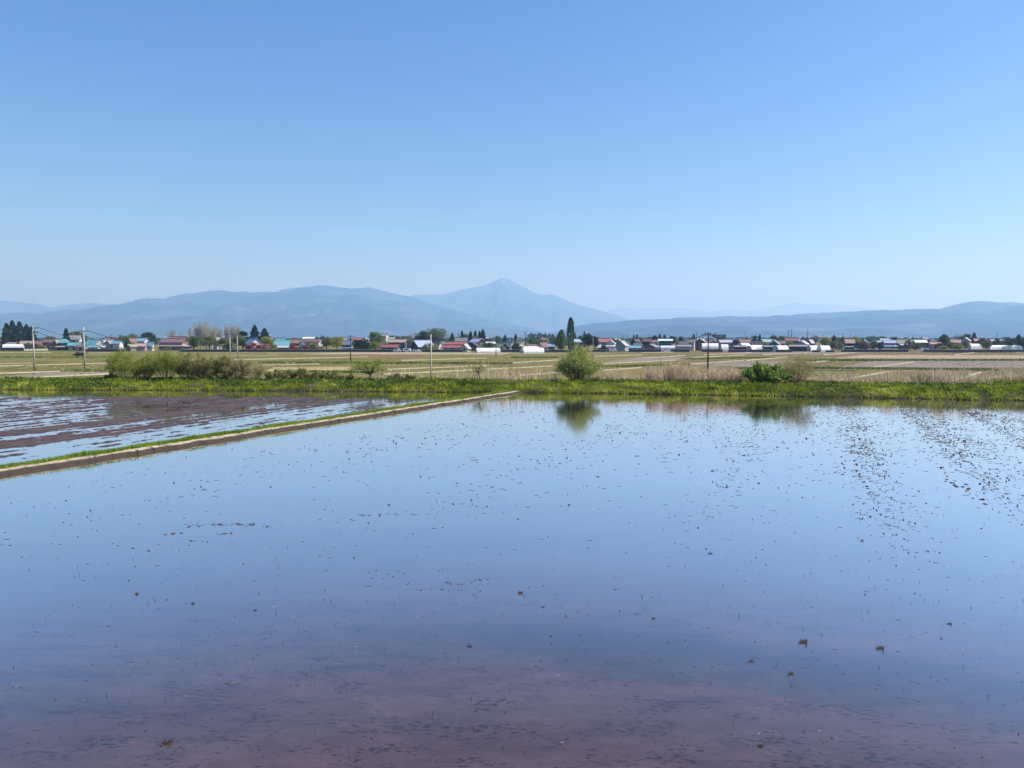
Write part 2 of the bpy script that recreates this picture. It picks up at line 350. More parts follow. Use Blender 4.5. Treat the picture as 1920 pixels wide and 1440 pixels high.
# tilled plots of bare darker earth
def plot(pts, m, label, z=.03):
    mb = MB(); P = [(*G(px, py, ZF), ZF + z) for px, py in pts]; mb.poly(P, [tuple(range(len(P)))]); return tag(mb.build('field', m), label, kind='structure')
M_t1 = plain('tilled_brown_earth', (.165, .105, .075), 1, .35, .5, 0); M_t2 = plain('tilled_grey_earth', (.20, .165, .14), 1, .25, .5, 0); M_t3 = plain('pinkish_stubble', (.30, .235, .175), 1, .2, .4, 0)
M_t4 = plain('tan_stubble', (.31, .24, .125), 1, .2, .3, 0)
plot([(560,669.5),(680,665.5),(800,667),(780,671)], M_t1, 'dark ploughed plot beyond the small yellow tree')
plot([(-30,709),(20,709.5),(200,702),(205,697),(100,698)], M_t2, 'grey bare plot between two pale paths')
plot([(560,664.5),(640,661.2),(960,661.2),(940,665)], M_t3, 'pinkish stubble plot below the village wall')
plot([(495,697),(515,688.5),(700,688),(650,694)], M_t4, 'tan stubble plot behind the dry weeds')
plot([(1130,680),(1200,669),(1330,671),(1260,675.5)], M_t2, 'grey tilled plot right of the big shrub', .034)
plot([(1265,683.5),(1390,676.5),(1500,677),(1440,690)], M_t2, 'grey tilled plot beyond the reeds')
plot([(1560,690),(1640,676.5),(1930,677),(1930,690)], M_t2, 'wide grey tilled plot below a green verge')
plot([(1560,672),(1620,665.5),(1930,666),(1930,673)], M_t3, 'pinkish bare plot above a green verge')
plot([(1330,664.5),(1400,660.8),(1640,661),(1560,665)], M_t2, 'grey plot just below the wall segments')

# ---- mountains and hills (ridge line read off the photo, put at its real distance)
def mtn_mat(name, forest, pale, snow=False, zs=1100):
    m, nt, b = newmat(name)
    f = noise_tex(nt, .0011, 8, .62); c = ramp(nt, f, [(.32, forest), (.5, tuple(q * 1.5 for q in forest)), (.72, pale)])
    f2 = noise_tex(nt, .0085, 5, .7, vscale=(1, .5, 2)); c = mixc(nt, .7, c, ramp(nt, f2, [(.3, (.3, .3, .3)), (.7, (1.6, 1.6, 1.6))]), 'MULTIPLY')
    if snow:
        tc = node(nt, 'ShaderNodeTexCoord'); sp = node(nt, 'ShaderNodeSeparateXYZ'); nt.links.new(tc.outputs['Object'], sp.inputs[0])
        mr = node(nt, 'ShaderNodeMapRange'); nt.links.new(sp.outputs[2], mr.inputs[0]); mr.inputs[1].default_value = zs; mr.inputs[2].default_value = zs + 500
        sn = ramp(nt, noise_tex(nt, .0045, 6, .7, vscale=(1.6, .5, .6)), [(.58, (0, 0, 0)), (.64, (1, 1, 1))])
        c = mixc(nt, math_(nt, 'MULTIPLY', sn, mr.outputs[0]), c, (.75, .77, .8))
    nt.links.new(c, b.inputs['Base Color']); b.inputs['Roughness'].default_value = 1; b.inputs['Specular IOR Level'].default_value = 0
    return m
def mountain(name, prof, Dr, Df, mat, label, seed, spur=.34, step=3.0, nt_=46, back=2500, det=None):
    px = np.arange(prof[0][0], prof[-1][0] + 1, step); py = np.interp(px, [p[0] for p in prof], [p[1] for p in prof])
    k = np.ones(3) / 3; py = np.convolve(np.pad(py, 1, 'edge'), k, 'valid')
    x = (px - 960) / F * Dr; H = np.array([ZA(q, Dr) for q in py])
    H = H + (fbm(x / 260., x * 0, seed + 5, 4) - .5) * (det if det is not None else Dr * .0016)
    H = H + (fbm(x / (Dr * .006), x * 0, seed + 6, 3) - .5) * Dr * .0010
    t = np.concatenate([np.linspace(0, 1, nt_), np.linspace(1, 2, 9)[1:]])
    TT, XX = np.meshgrid(t, x, indexing='ij'); HH = np.ones((len(t), 1)) * H[None, :]
    YY = np.where(TT <= 1, Df + (Dr - Df) * TT, Dr + (TT - 1) * back)
    tf = np.clip(TT, 0, 1)
    sp = np.abs(fbm(XX / 900. + .0*YY, YY / 1500., seed, 5) - .5) * 2
    sp2 = fbm(XX / 300., YY / 500., seed + 9, 4) - .5
    P = tf ** 1.15 - spur * (sp * 1.2 - .35) * np.sin(np.pi * np.clip(tf, 0, 1)) ** .8 + sp2 * .13 * np.sin(np.pi * tf)
    Z = ZF + (HH - ZF) * np.where(TT <= 1, np.clip(P, -.01, None), 1 - (TT - 1) ** 1.3 * 1.02)
    Z = np.where((TT == 0) | (TT == 2), ZF - .5, Z)
    o = link(name, npmesh(name, np.stack([XX, YY, Z], -1).reshape(-1, 3), grid_faces(len(x), len(t)), mat, smooth=True))
    return tag(o, label, kind='structure')
HAZED_FOREST = (.018, .036, .058)  # green forest tinted blue, distance haze put into the colour
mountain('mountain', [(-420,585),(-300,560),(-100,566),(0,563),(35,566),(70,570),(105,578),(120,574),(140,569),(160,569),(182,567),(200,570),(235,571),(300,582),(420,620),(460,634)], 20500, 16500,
         mtn_mat('hazy_forest', HAZED_FOREST, (.12, .12, .09)), 'faint blue mountains at the far left horizon', 3)
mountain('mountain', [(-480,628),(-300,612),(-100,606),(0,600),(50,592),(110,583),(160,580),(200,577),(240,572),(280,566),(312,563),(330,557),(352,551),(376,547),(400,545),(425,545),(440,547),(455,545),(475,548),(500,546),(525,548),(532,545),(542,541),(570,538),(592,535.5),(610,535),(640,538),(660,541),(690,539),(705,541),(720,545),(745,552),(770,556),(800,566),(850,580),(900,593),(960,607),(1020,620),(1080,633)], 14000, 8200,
         mtn_mat('hazed_spring_forest', HAZED_FOREST, (.085, .115, .13)), 'long blue mountain ridge filling the left half of the horizon', 11, det=26)
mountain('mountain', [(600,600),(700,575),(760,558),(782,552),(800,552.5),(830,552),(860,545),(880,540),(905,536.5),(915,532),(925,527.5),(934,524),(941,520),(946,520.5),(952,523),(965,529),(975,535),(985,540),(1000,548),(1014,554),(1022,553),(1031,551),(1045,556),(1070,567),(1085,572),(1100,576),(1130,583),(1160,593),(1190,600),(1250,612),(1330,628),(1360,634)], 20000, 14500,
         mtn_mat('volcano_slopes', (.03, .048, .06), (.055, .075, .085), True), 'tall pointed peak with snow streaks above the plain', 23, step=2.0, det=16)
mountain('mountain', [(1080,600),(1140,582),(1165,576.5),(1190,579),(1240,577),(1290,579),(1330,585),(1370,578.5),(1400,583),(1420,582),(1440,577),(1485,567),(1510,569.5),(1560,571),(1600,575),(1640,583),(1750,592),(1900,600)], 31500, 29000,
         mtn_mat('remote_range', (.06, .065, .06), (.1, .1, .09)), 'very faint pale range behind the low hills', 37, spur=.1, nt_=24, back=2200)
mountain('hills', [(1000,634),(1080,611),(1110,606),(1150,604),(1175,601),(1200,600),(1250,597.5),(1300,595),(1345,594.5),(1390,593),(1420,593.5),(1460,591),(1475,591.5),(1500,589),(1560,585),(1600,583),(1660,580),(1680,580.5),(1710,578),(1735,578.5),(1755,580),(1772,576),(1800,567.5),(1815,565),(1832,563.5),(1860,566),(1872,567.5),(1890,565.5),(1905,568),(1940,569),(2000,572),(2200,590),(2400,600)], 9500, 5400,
         mtn_mat('hazed_wooded_hills', HAZED_FOREST, (.13, .17, .18)), 'rolling blue wooded hills rising to the right', 41, det=22)
# ---- air
hz = MB(); hz.box(-31000, 31000, -1700, 36500, ZF - 1, 1700)
hzo = hz.build('haze', None); hzo.data.materials.clear()
hm = bpy.data.materials.new('haze'); hm.use_nodes = True; hn = hm.node_tree; hn.nodes.remove(hn.nodes['Principled BSDF'])
pv = hn.nodes.new('ShaderNodeVolumePrincipled'); pv.inputs['Color'].default_value = (.36, .63, 1.0, 1); pv.inputs["Absorption Color"].default_value = (.45, .45, .45, 1); pv.inputs['Density'].default_value = HAZE_D if 'HAZE_D' in globals() else 1.08e-4
pv.inputs['Anisotropy'].default_value = .25; hn.links.new(pv.outputs[0], hn.nodes['Material Output'].inputs['Volume'])
hzo.data.materials.append(hm); tag(hzo, 'pale blue haze lying over the whole plain', kind='stuff')
# ================================================================ GRASS, REEDS, SHRUBS ON THE EMBANKMENT
def blades(P, Hh, Wd, lean, seg2=True, droop=.35):
    """one bent leaf per row of P; returns verts, tri faces"""
    n = len(P); a = rng.uniform(0, 2*np.pi, n); l = rng.normal(0, lean, n); b = rng.uniform(0, 2*np.pi, n)
    ax = np.stack([np.cos(a), np.sin(a), 0*a], 1) * (Wd / 2)[:, None]
    d = np.stack([np.cos(b) * l, np.sin(b) * l, np.ones(n)], 1) * Hh[:, None]
    m = P + d * .55; t = P + d + np.stack([np.cos(b), np.sin(b), 0*b - .6], 1) * (np.abs(l) * Hh * droop)[:, None]
    V = np.stack([P - ax, P + ax, m + ax * .8, m - ax * .8, t], 1).reshape(-1, 3)
    i = (np.arange(n) * 5)[:, None]
    return V, np.concatenate([i + [0, 1, 2], i + [0, 2, 3], i + [3, 2, 4]], 0), np.tile(np.arange(n), 3)
def leafquads(P, L, W, up=.3, bias=None):
    n = len(P); d = rng.normal(0, 1, (n, 3)); d[:, 2] = d[:, 2] * .7 + up
    if bias is not None: d = d * .55 + bias
    d /= np.linalg.norm(d, axis=1)[:, None] + 1e-9; s = np.cross(d, rng.normal(0, 1, (n, 3))); s /= np.linalg.norm(s, axis=1)[:, None] + 1e-9
    L = np.broadcast_to(L, n)[:, None]; W = np.broadcast_to(W, n)[:, None]
    V = np.stack([P, P + d * L * .5 + s * W * .5, P + d * L, P + d * L * .5 - s * W * .5], 1).reshape(-1, 3)
    return V, (np.arange(n) * 4)[:, None] + np.arange(4)[None, :]
M_grass = leafmat('bank_grass', (.022, .065, .004), (.36, .42, .03), .9, .45, extra=(.56, .52, .12))
M_lev_grass = leafmat('levee_grass', (.08, .16, .012), (.27, .36, .03), 1.2, .42, extra=(.42, .42, .09))
M_straw = leafmat('dry_straw', (.26, .19, .11), (.78, .62, .42), 2, .2, rough=.9)
M_weed = leafmat('shaded_weed_leaves', (.012, .035, .005), (.10, .18, .02), 1.3, .3)
# grass of the embankment
n = 300000
x = rng.uniform(-100, 80, n); t = -.02 + 11.5 * rng.beta(.9, 2.0, n)
keep = (np.abs(x) < (bank_y(x) + t) * .74 + 2) & (rng.uniform(0, 1, n) < .35 + .9 * fbm(x * .45, t * .9, 120, 3)); x = x[keep]; t = t[keep]
wg = np.clip((x + 50) / 80, 0, 1); t = np.where((wg < .6) & (t > 7.5), t * .6, t)
P = np.stack([x, bank_y(x) + t, bank_z(x, t) - .03], 1)
tall = fbm(x * .25, t * .35, 130, 4)
tus = fbm(x * 1.7, t * 1.9, 133, 2)
Hh = rng.uniform(.08, .26, len(x)) * (.3 + .9 * tall + 1.3 * np.clip(tus - .42, 0, 1) * 2) + .14 * (rng.uniform(0, 1, len(x)) < .02)
Hh *= np.clip(.85 + t * .2, 0, 1.1)
V, Fc, own = blades(P, Hh, np.where(rng.uniform(0, 1, len(x)) < .45, rng.uniform(.05, .10, len(x)), rng.uniform(.018, .045, len(x))), .5)
# fresh green on top, straw-yellow down the dry slope, random dark tufts; shade painted between tussocks
tint = np.clip(.5 + (fbm(x * .45, t * 1.1, 140, 4) - .5) * 2.0 + rng.normal(0, .2, len(x)) + (tus - .5) * .6 + .22 * np.clip(1.9 - t, -1, 1.6) * (1 - .45 * wg), 0, 1)
go = link('grass', npmesh('grass', V, Fc, M_grass, attr=tint[own])); tag(go, 'fresh green grass covering the embankment behind the paddies', 'grass', kind='stuff')
# broad-leaved weeds in patches, colour darkened for the shadows between the grass
n = 60000; x = rng.uniform(-70, 62, n); t = rng.uniform(.4, 6.5, n); k = fbm(x * .22, t * .5, 150, 3) + .06 * np.clip((x + 10) / 40, 0, 1) > .545; x = x[k]; t = t[k]
P = np.stack([x, bank_y(x) + t, bank_z(x, t) + rng.uniform(0, .26, len(x))], 1)
V, Fc = leafquads(P, rng.uniform(.12, .26, len(x)), rng.uniform(.07, .14, len(x)), .2)
tag(link('weeds', npmesh('weeds', V, Fc, M_weed, attr=rng.uniform(0, 1, len(x)))), 'broad-leaved weeds, darkened as shade, in patches among the bank grass', 'weeds', kind='stuff')
# mound of grass at the right end behind the bank
n = 26000; x = rng.uniform(44, 72, n); t = rng.uniform(8, 16, n)
mz = .7 + .75 * np.exp(-((t - 12) / 3.2) ** 2) * np.clip((x - 44) / 6, 0, 1)
P = np.stack([x, bank_y(x) + t, np.maximum(mz, bank_z(x, t)) - .05 + 0 * x], 1)
V, Fc, own = blades(P, rng.uniform(.2, .5, n), rng.uniform(.03, .06, n), .4)
tag(link('tall_grass', npmesh('tall_grass', V, Fc, M_grass, attr=np.clip(rng.normal(.42, .2, n), 0, 1)[own])), 'taller rough grass on the mound at the right end of the bank', 'grass', kind='stuff')
mm = MB(); xs2 = np.linspace(43, 76, 34); ts2 = np.linspace(7.5, 17, 14)
TT2, XX2 = np.meshgrid(ts2, xs2); ZZ2 = .68 + .75 * np.exp(-((TT2 - 12) / 3.2) ** 2) * np.clip((XX2 - 44) / 6, 0, 1) - 1.6 * np.clip((TT2 - 13.5) / 3.5, 0, 1) ** 2 - 1.2 * np.clip((8.3 - TT2), 0, 1) - 3 * np.clip((44 - XX2), 0, 1)
tag(link('embankment_mound', npmesh('embankment_mound', np.stack([XX2, bank_y(XX2) + TT2, ZZ2 - .12], -1).reshape(-1, 3), grid_faces(14, 34), M_bank, smooth=True)), 'low earth mound behind the right end of the bank', kind='structure')
# grass along the levee
n = 110000; s = rng.uniform(-20, 68, n); t = rng.normal(-.3, .24, n); k = (t > -.8) & (t < .16 + .16 * (fbm(s * 1.3, t * 0, 161, 3) - .4)) & (rng.uniform(0, 1, n) < .25 + fbm(s * .8, t * 2, 160, 3)) & ((s < 58) | (rng.uniform(0, 1, n) < .6)); s = s[k]; t = t[k]
X = LN.x * (LOFF + t) + LD.x * s; Y = LN.y * (LOFF + t) + LD.y * s
P = np.stack([X, Y, np.interp(t, prof[:, 0] * 1.08, prof[:, 1] * .78) - .02], 1)
V, Fc, own = blades(P, rng.uniform(.09, .24, len(s)) * (.5 + 1.0 * fbm(s * .7, t, 166, 3)), rng.uniform(.014, .032, len(s)), .55)
tag(link('levee_grass', npmesh('levee_grass', V, Fc, M_lev_grass, attr=np.clip(rng.normal(.5, .2, len(s)) + (fbm(s * .5, t * 2, 168, 2) - .5) * .8, 0, 1)[own])), 'strip of short green grass along the top of the levee', 'grass', kind='stuff')
# dry reeds
def reeds(name, segs, label, hmul=1):
    Ps, Hs = [], []
    for px0, px1, n, h0, h1, t0, t1 in segs:
        px = rng.uniform(px0, px1, n); t = rng.uniform(t0, t1, n); Yd = 74 - (px - 960) / 960 * 8 + t
        x = (px - 960) / F * Yd; y = bank_y(x) + t; cl = fbm(x * 1.1, t * .5, 171, 3); kk = rng.uniform(0, 1, n) < np.clip((cl - .3) * 2.6, .05, 1)
        x = x[kk]; y = y[kk]; t = t[kk]; Ps.append(np.stack([x, y, bank_z(x, t) - .05], 1)); Hs.append(rng.uniform(h0, h1, len(x)) * (.7 + 1.0 * fbm(x * .8, t, 177, 2)))
    P = np.concatenate(Ps); Hh = np.concatenate(Hs) * hmul
    V1, F1, o1 = blades(P, Hh, rng.uniform(.022, .045, len(P)), .25, droop=.5)
    k = rng.integers(0, len(P), len(P) * 2); f = rng.uniform(.15, .8, len(k))
    V2, F2, o2 = blades(P[k] + np.stack([rng.normal(0, .1, len(k)), rng.normal(0, .1, len(k)), Hh[k] * f * .8], 1), Hh[k] * rng.uniform(.2, .45, len(k)), rng.uniform(.02, .05, len(k)), .9)
    V = np.concatenate([V1, V2]); Fc = np.concatenate([F1, F2 + len(V1)]); a = np.concatenate([rng.uniform(0, 1, len(P))[o1], rng.uniform(.2, 1, len(k))[o2]])
    return tag(link(name, npmesh(name, V, Fc, M_straw, attr=a)), label, 'reeds', kind='stuff')
reeds('dry_reeds', [(1120, 1210, 900, .5, 1.1, 5, 9), (1200, 1400, 3000, .7, 1.5, 5, 10), (1400, 1420, 150, .5, 1.2, 5, 9), (1500, 1620, 700, .5, 1.3, 6, 10), (1230, 1275, 420, 1.3, 2.1, 6, 9)], 'dense pale dry reeds standing right of the big shrub')
reeds('dry_reeds', [(1600, 1780, 700, .6, 1.7, 7, 12), (1780, 1960, 1100, .9, 2.0, 10, 15), (1680, 1740, 300, .9, 1.8, 6, 9)], 'scattered tan reeds with plumes above the right part of the bank')
reeds('dry_reeds', [(715, 800, 170, .6, 1.6, 3, 7), (820, 1040, 620, .5, 1.7, 4, 8), (930, 1045, 380, .3, .9, 4, 8)], 'thin bleached stalks standing between the small trees')

# ---- shrubs near by: stems, twigs and small leaves
LS, LNUM = 1.4, 1.35
def shrub(name, px, wpx, ytop, ybase, t, label, leafm, barkm, nst=26, nleaf=9000, ll=.085, lw=.035, spread=1.0, cat='shrub', trunkh=0, low=.08, group=None, droop=0, seed=0, grassy=False):
    r = np.random.default_rng(500 + seed + int(px)); D = 74 - (px - 960) / 960 * 8
    for _ in range(4): X0 = (px - 960) / F * D; D = bank_y(X0) + t
    zb = float(bank_z(X0, t)) - .05; Ht = ZA(ytop, D) - zb; Wd = wpx / F * D
    root = empty(name, (X0, float(D), zb), 0, label, cat, group)
    stems = MB(); tips = []
    for i in range(nst):
        a = r.uniform(0, 2*np.pi); q = math.sqrt(r.uniform(0, 1)) * (.72 + .5 * float(fbm(math.cos(a) * 1.3 + px, math.sin(a) * 1.3, 5, 2))); ex = math.cos(a) * q * Wd / 2 * spread; ey = math.sin(a) * q * Wd / 2 * .8 * spread
        hz_ = Ht * (1 - .5 * q ** 2.2) * r.uniform(.5, 1.03)
        b0 = Vector((ex * .22 * (0 if trunkh else 1), ey * .22 * (0 if trunkh else 1), 0)); e = Vector((ex, ey, hz_)); pts = []
        s0 = Vector((r.normal(0, .03), r.normal(0, .03), trunkh))
        for u in np.linspace(0, 1, 6):
            p = b0.lerp(e, u) if not trunkh else s0.lerp(e, u)
            p = p + Vector((ex * .18 * math.sin(u * math.pi), ey * .18 * math.sin(u * math.pi), Ht * .10 * math.sin(u * math.pi))) + Vector(r.normal(0, .035, 3)) * u
            pts.append(p)
        rad = .022 if not trunkh else .03; stems.tube(pts, [rad * (1 - .8 * u) for u in np.linspace(0, 1, 6)], 4); tips.append(pts)
        for k in range(5):
            u = r.uniform(.3, .95); j = min(4, int(u * 5)); p = pts[j].lerp(pts[j+1], u * 5 - j); dd = Vector(r.normal(0, 1, 3)); dd.z = abs(dd.z) * (.9 if not grassy else 1.5); dd.normalize()
            q_ = [p, p + dd * Ht * .09, p + dd * Ht * .17 + Vector((0, 0, -droop * Ht * .05))]; stems.tube(q_, [.009, .006, .003], 3); tips.append([p, q_[1], q_[2]])
    if trunkh:
        for k in range(2): stems.tube([(.12*k - .05, 0, 0), (.2 * k - .08, 0, trunkh * .5), (.02 + .1*k, 0, trunkh * 1.05)], [.07, .055, .04], 6)
    stems.build('stems', barkm, root)
    # leaves strung along the twigs
    n = int(nleaf * LNUM); ll = ll * LS; lw = lw * LS; k = r.integers(0, len(tips), n); u = r.uniform(low, 1, n); P = np.zeros((n, 3)); B = np.zeros((n, 3))
    arr = [np.array([tuple(p) for p in pp]) for pp in tips]
    for i in range(n):
        pp = arr[k[i]]; f = u[i] * (len(pp) - 1); j = min(len(pp) - 2, int(f)); P[i] = pp[j] + (pp[j+1] - pp[j]) * (f - j); dv = pp[j+1] - pp[j]; B[i] = dv / (np.linalg.norm(dv) + 1e-9)
    P += r.normal(0, Ht * .04, (n, 3)); P[:, 2] = np.maximum(P[:, 2], .02)
    V, Fc = leafquads(P, r.uniform(.6, 1.2, n) * ll, r.uniform(.7, 1.2, n) * lw, .3 - droop, B * .8)
    link('foliage', npmesh('foliage', V, Fc, leafm, attr=r.uniform(0, 1, n)), root)
    return root
B_bark = plain('shrub_bark', (.085, .065, .045), .9, .3, 8); B_tan = plain('tan_twigs', (.26, .20, .13), .9, .3, 8); B_dark = plain('dark_stems', (.05, .04, .03), .9, .3, 8)
L_willow = leafmat('willow_leaf', (.10, .14, .015), (.33, .36, .065), .9, .35); L_olive = leafmat('olive_leaf', (.06, .07, .018), (.27, .26, .08), .9, .3)
L_green = leafmat('green_leaf', (.10, .15, .03), (.50, .55, .16), .8, .35); L_fresh = leafmat('fresh_leaf', (.035, .10, .012), (.34, .46, .09), 1.2, .35)
L_brown = leafmat('withered_leaf', (.075, .07, .028), (.34, .30, .13), 1.0, .2); L_yel = leafmat('yellow_leaf', (.16, .18, .02), (.42, .42, .06), 1, .35)
L_twig = leafmat('budding_leaf', (.18, .18, .05), (.46, .42, .15), 1, .3)
th = 'willow shrubs of the thicket on the left part of the bank'
shrub('willow_shrub', 232, 74, 655, 707, 4.2, 'leftmost yellow-green willow shrub of the thicket on the bank', L_willow, B_bark, 24, 8000, spread=1.1, group=th)
shrub('willow_shrub', 268, 80, 651, 707, 5.2, 'tall yellow-green willow shrub second from the left of the thicket', L_willow, B_bark, 28, 9000, group=th, seed=1)
shrub('willow_shrub', 312, 90, 649, 707, 4.4, 'tallest yellow-green willow shrub in the thicket with dark bare stems below', L_willow, B_dark, 30, 9500, low=.2, group=th, seed=2)
shrub('willow_shrub', 352, 70, 658, 707, 5.0, 'olive willow shrub between the tall yellow shrubs and brown weeds', L_olive, B_dark, 26, 8000, group=th, seed=3)
wd = 'withered weeds at the right end of the thicket'
shrub('weed_clump', 385, 62, 664, 707, 4.2, 'brownish weed clump just right of the olive willow shrub', L_olive, B_dark, 30, 6500, ll=.11, lw=.035, cat='weeds', group=wd, seed=4, grassy=True)
shrub('weed_clump', 418, 54, 668, 707, 4.4, 'withered brown weed clump at the foot of the twin poles', L_olive, B_dark, 30, 6000, ll=.12, lw=.03, cat='weeds', group=wd, seed=5, grassy=True)
shrub('weed_clump', 446, 50, 671, 707, 4.0, 'withered weed clump with dark gaps right of the twin poles', L_brown, B_dark, 28, 5200, ll=.12, lw=.03, cat='weeds', group=wd, seed=6, grassy=True)
shrub('weed_clump', 478, 44, 676, 707, 4.6, 'sparse greyish twiggy weeds at the right end of the thicket', L_brown, B_tan, 26, 1500, ll=.09, lw=.025, cat='weeds', group=wd, seed=7, grassy=True)
lw_ = 'low weeds on the bank right of the thicket'
for i, (px, wp, yt) in enumerate([(512, 40, 691), (545, 36, 690), (566, 30, 689), (592, 34, 694), (622, 34, 697), (205, 30, 698), (650, 30, 699), (740, 30, 700), (770, 30, 702)]):
    shrub('low_weed', px, wp, yt, 707, 4.2, ['dark low weed just right of the thicket', 'bushy low weed with upright stalks, second right of the thicket', 'pointed dark low weed, third right of the thicket', 'small leafy weed halfway to the little yellow tree', 'low spreading weed left of the little yellow tree', 'small dark weed at the left foot of the thicket', 'low weed touching the left side of the little yellow tree', 'small weed just right of the little yellow tree', 'small weed left of the lone pole on the bank'][i], L_olive, B_dark, 16, 1500, ll=.1, lw=.035, cat='weeds', group=lw_, seed=20+i, grassy=True)
shrub('small_willow', 693, 66, 668, 711, 5, 'little yellow-green tree with forked dark trunks on the bank', L_willow, B_dark, 22, 2900, trunkh=.7, low=.2, cat='tree', ll=.075, lw=.03, seed=8, spread=1.15)
shrub('small_willow', 897, 40, 672, 711, 6, 'tiny leaning yellow tree right of the lone pole on the bank', L_yel, B_dark, 12, 700, trunkh=.8, low=.4, cat='tree', ll=.075, lw=.03, seed=9)
shrub('willow_shrub', 1085, 80, 650, 711, 6, 'big rounded green shrub standing alone on the bank', L_green, B_bark, 70, 13000, ll=.12, lw=.04, low=.06, seed=10, spread=1.1, grassy=True)
shrub('dead_brush', 1112, 34, 702, 713, 4.2, 'dark dead brush at the right foot of the big green shrub', L_brown, B_dark, 16, 900, cat='brush', ll=.08, lw=.025, seed=11)
shrub('knotweed', 1438, 78, 684, 713, 5, 'bright green leafy bush on the bank beside the twiggy shrub', L_fresh, B_bark, 60, 5200, ll=.26, lw=.09, low=.05, seed=12, spread=1.1, grassy=True)
shrub('twiggy_shrub', 1495, 72, 656, 715, 6.5, 'twiggy yellow-green shrub with tan stems on the bank', L_twig, B_tan, 46, 4200, ll=.08, lw=.03, low=.35, seed=13, spread=1.1)
shrub('dead_brush', 1500, 44, 706, 716, 4.6, 'blackish brush at the foot of the twiggy shrub', L_brown, B_dark, 18, 1600, cat='brush', ll=.08, lw=.03, seed=14)
shrub('dead_shrub', 1727, 44, 690, 716, 7, 'reddish brown bare shrub among the reeds', L_brown, B_tan, 26, 500, cat='shrub', ll=.06, lw=.02, seed=15)

# ================================================================ BITS STANDING OUT OF THE LARGE PADDY
ph = (1 + 5 ** .5) / 2
ICO = np.array([(-1, ph, 0), (1, ph, 0), (-1, -ph, 0), (1, -ph, 0), (0, -1, ph), (0, 1, ph), (0, -1, -ph), (0, 1, -ph), (ph, 0, -1), (ph, 0, 1), (-ph, 0, -1), (-ph, 0, 1)]) / 1.9
ICF = np.array([(0,11,5),(0,5,1),(0,1,7),(0,7,10),(0,10,11),(1,5,9),(5,11,4),(11,10,2),(10,7,6),(7,1,8),(3,9,4),(3,4,2),(3,2,6),(3,6,8),(3,8,9),(4,9,5),(2,4,11),(6,2,10),(8,6,7),(9,8,1)])
M_bit = plain('wet_mud_bits', (.045, .028, .022), .7, .5, 9); M_clod = plain('drying_mud_clod', (.055, .032, .021), .85, .5, 25)
M_stub = plain('rice_stubble', (.035, .026, .018), .8, .4, 9); M_glint = plain('straw_glint', (.34, .31, .26), .6, .2, 9)  # the pale straw colour stands for glints of light
def lumps(P, S):
    n = len(P); J = ICO[None] * rng.uniform(.6, 1.3, (n, 12, 1)); a = rng.uniform(0, 2*np.pi, n); c, s = np.cos(a)[:, None], np.sin(a)[:, None]
    X = J[..., 0] * S[:, 0:1]; Y = J[..., 1] * S[:, 1:2]; Z = J[..., 2] * S[:, 2:3]
    V = np.stack([X, Y, Z], -1)
    rot = rng.normal(0, .35, n)[:, None] + .0; c, s = np.cos(rot), np.sin(rot); V = np.stack([X * c - Y * s, X * s + Y * c, Z], -1) + P[:, None, :]
    return V.reshape(-1, 3), (np.arange(n) * 12)[:, None, None].repeat(20, 1).reshape(-1, 1) + np.tile(ICF, (n, 1))
def rowdens(x, y):
    o = off(x, y) + (fbm(y * .08, x * 0, 181, 2) - .5) * 1.2; d = .16 + 0 * x
    for c0, w_, a in [(1.7, .7, 3.2), (5.3, .42, 5.5), (6.6, .8, 2.0), (9.0, .45, 5.0), (10.5, 1.0, 2.2), (-3.2, .6, .8), (-10.5, .8, .5), (13, .9, 2.6), (-19, .8, .25)]:
        d = d + a * np.exp(-((o - c0) / w_) ** 2) * np.clip((y - 14) / 10, .06, 1)
    d = d + .5 * np.clip((y - 26) / 15, 0, 1) * np.clip((o + 14) / 12, 0, 1) + .25 * np.clip((14 - y) / 4, 0, 1)
    return d * (.25 + 1.6 * fbm(x * .5, y * .3, 190, 3) ** 1.3) * np.clip((o + 27) / 6, .15, 1)
n = 150000; x = rng.uniform(-32, 62, n); y = rng.uniform(6.5, 67, n)
k = (np.abs(x) < y * .76 + 1) & (rng.uniform(0, 1, n) < rowdens(x, y) * .2) & (off(x, y) > LOFF + 1.2) & (y < bank_y(x) - .4); x = x[k]; y = y[k]; n = len(x)
f = rng.uniform(0, 1, n); Sz = np.where((f < .62)[:, None], np.stack([rng.uniform(.03, .15, n), rng.uniform(.015, .04, n), rng.uniform(.004, .012, n)], 1), np.stack([rng.uniform(.015, .05, n)] * 2 + [rng.uniform(.012, .05, n)], 1))
Sz *= np.clip(y / 31, .36, 1.0)[:, None]
V, Fc = lumps(np.stack([x, y, np.full(n, .001)], 1), Sz)
tag(link('mud_bits', npmesh('mud_bits', V, Fc, M_bit)), 'small dark mud specks and flecks breaking the water of the large paddy', 'mud bits', kind='stuff')
# rice stubble: thin dark stalks
n = 34000; x = rng.uniform(-20, 30, n); y = 6.5 + 34 * rng.beta(1, 1.6, n); k = (np.abs(x) < y * .76 + 1) & (rng.uniform(0, 1, n) < .08 + .9 * np.clip(fbm(x * .6, y * .5, 200, 3) - .5, 0, 1) * 3 + .35 * np.exp(-((y + .29 * x - 12.8) / .9) ** 2) * (x > -2)); x = x[k]; y = y[k]; n = len(x)
k2 = rng.uniform(0, 1, n) < .3; x = x[k2]; y = y[k2]; n = len(x)
V, Fc, own = blades(np.stack([x, y, np.full(n, -.01)], 1), rng.uniform(.02, .085, n), rng.uniform(.005, .011, n), .6, droop=.2)
tag(link('rice_stubble', npmesh('rice_stubble', V, Fc, M_stub)), 'thin dark stalks of old rice stubble poking out of the water', 'stubble', kind='stuff')
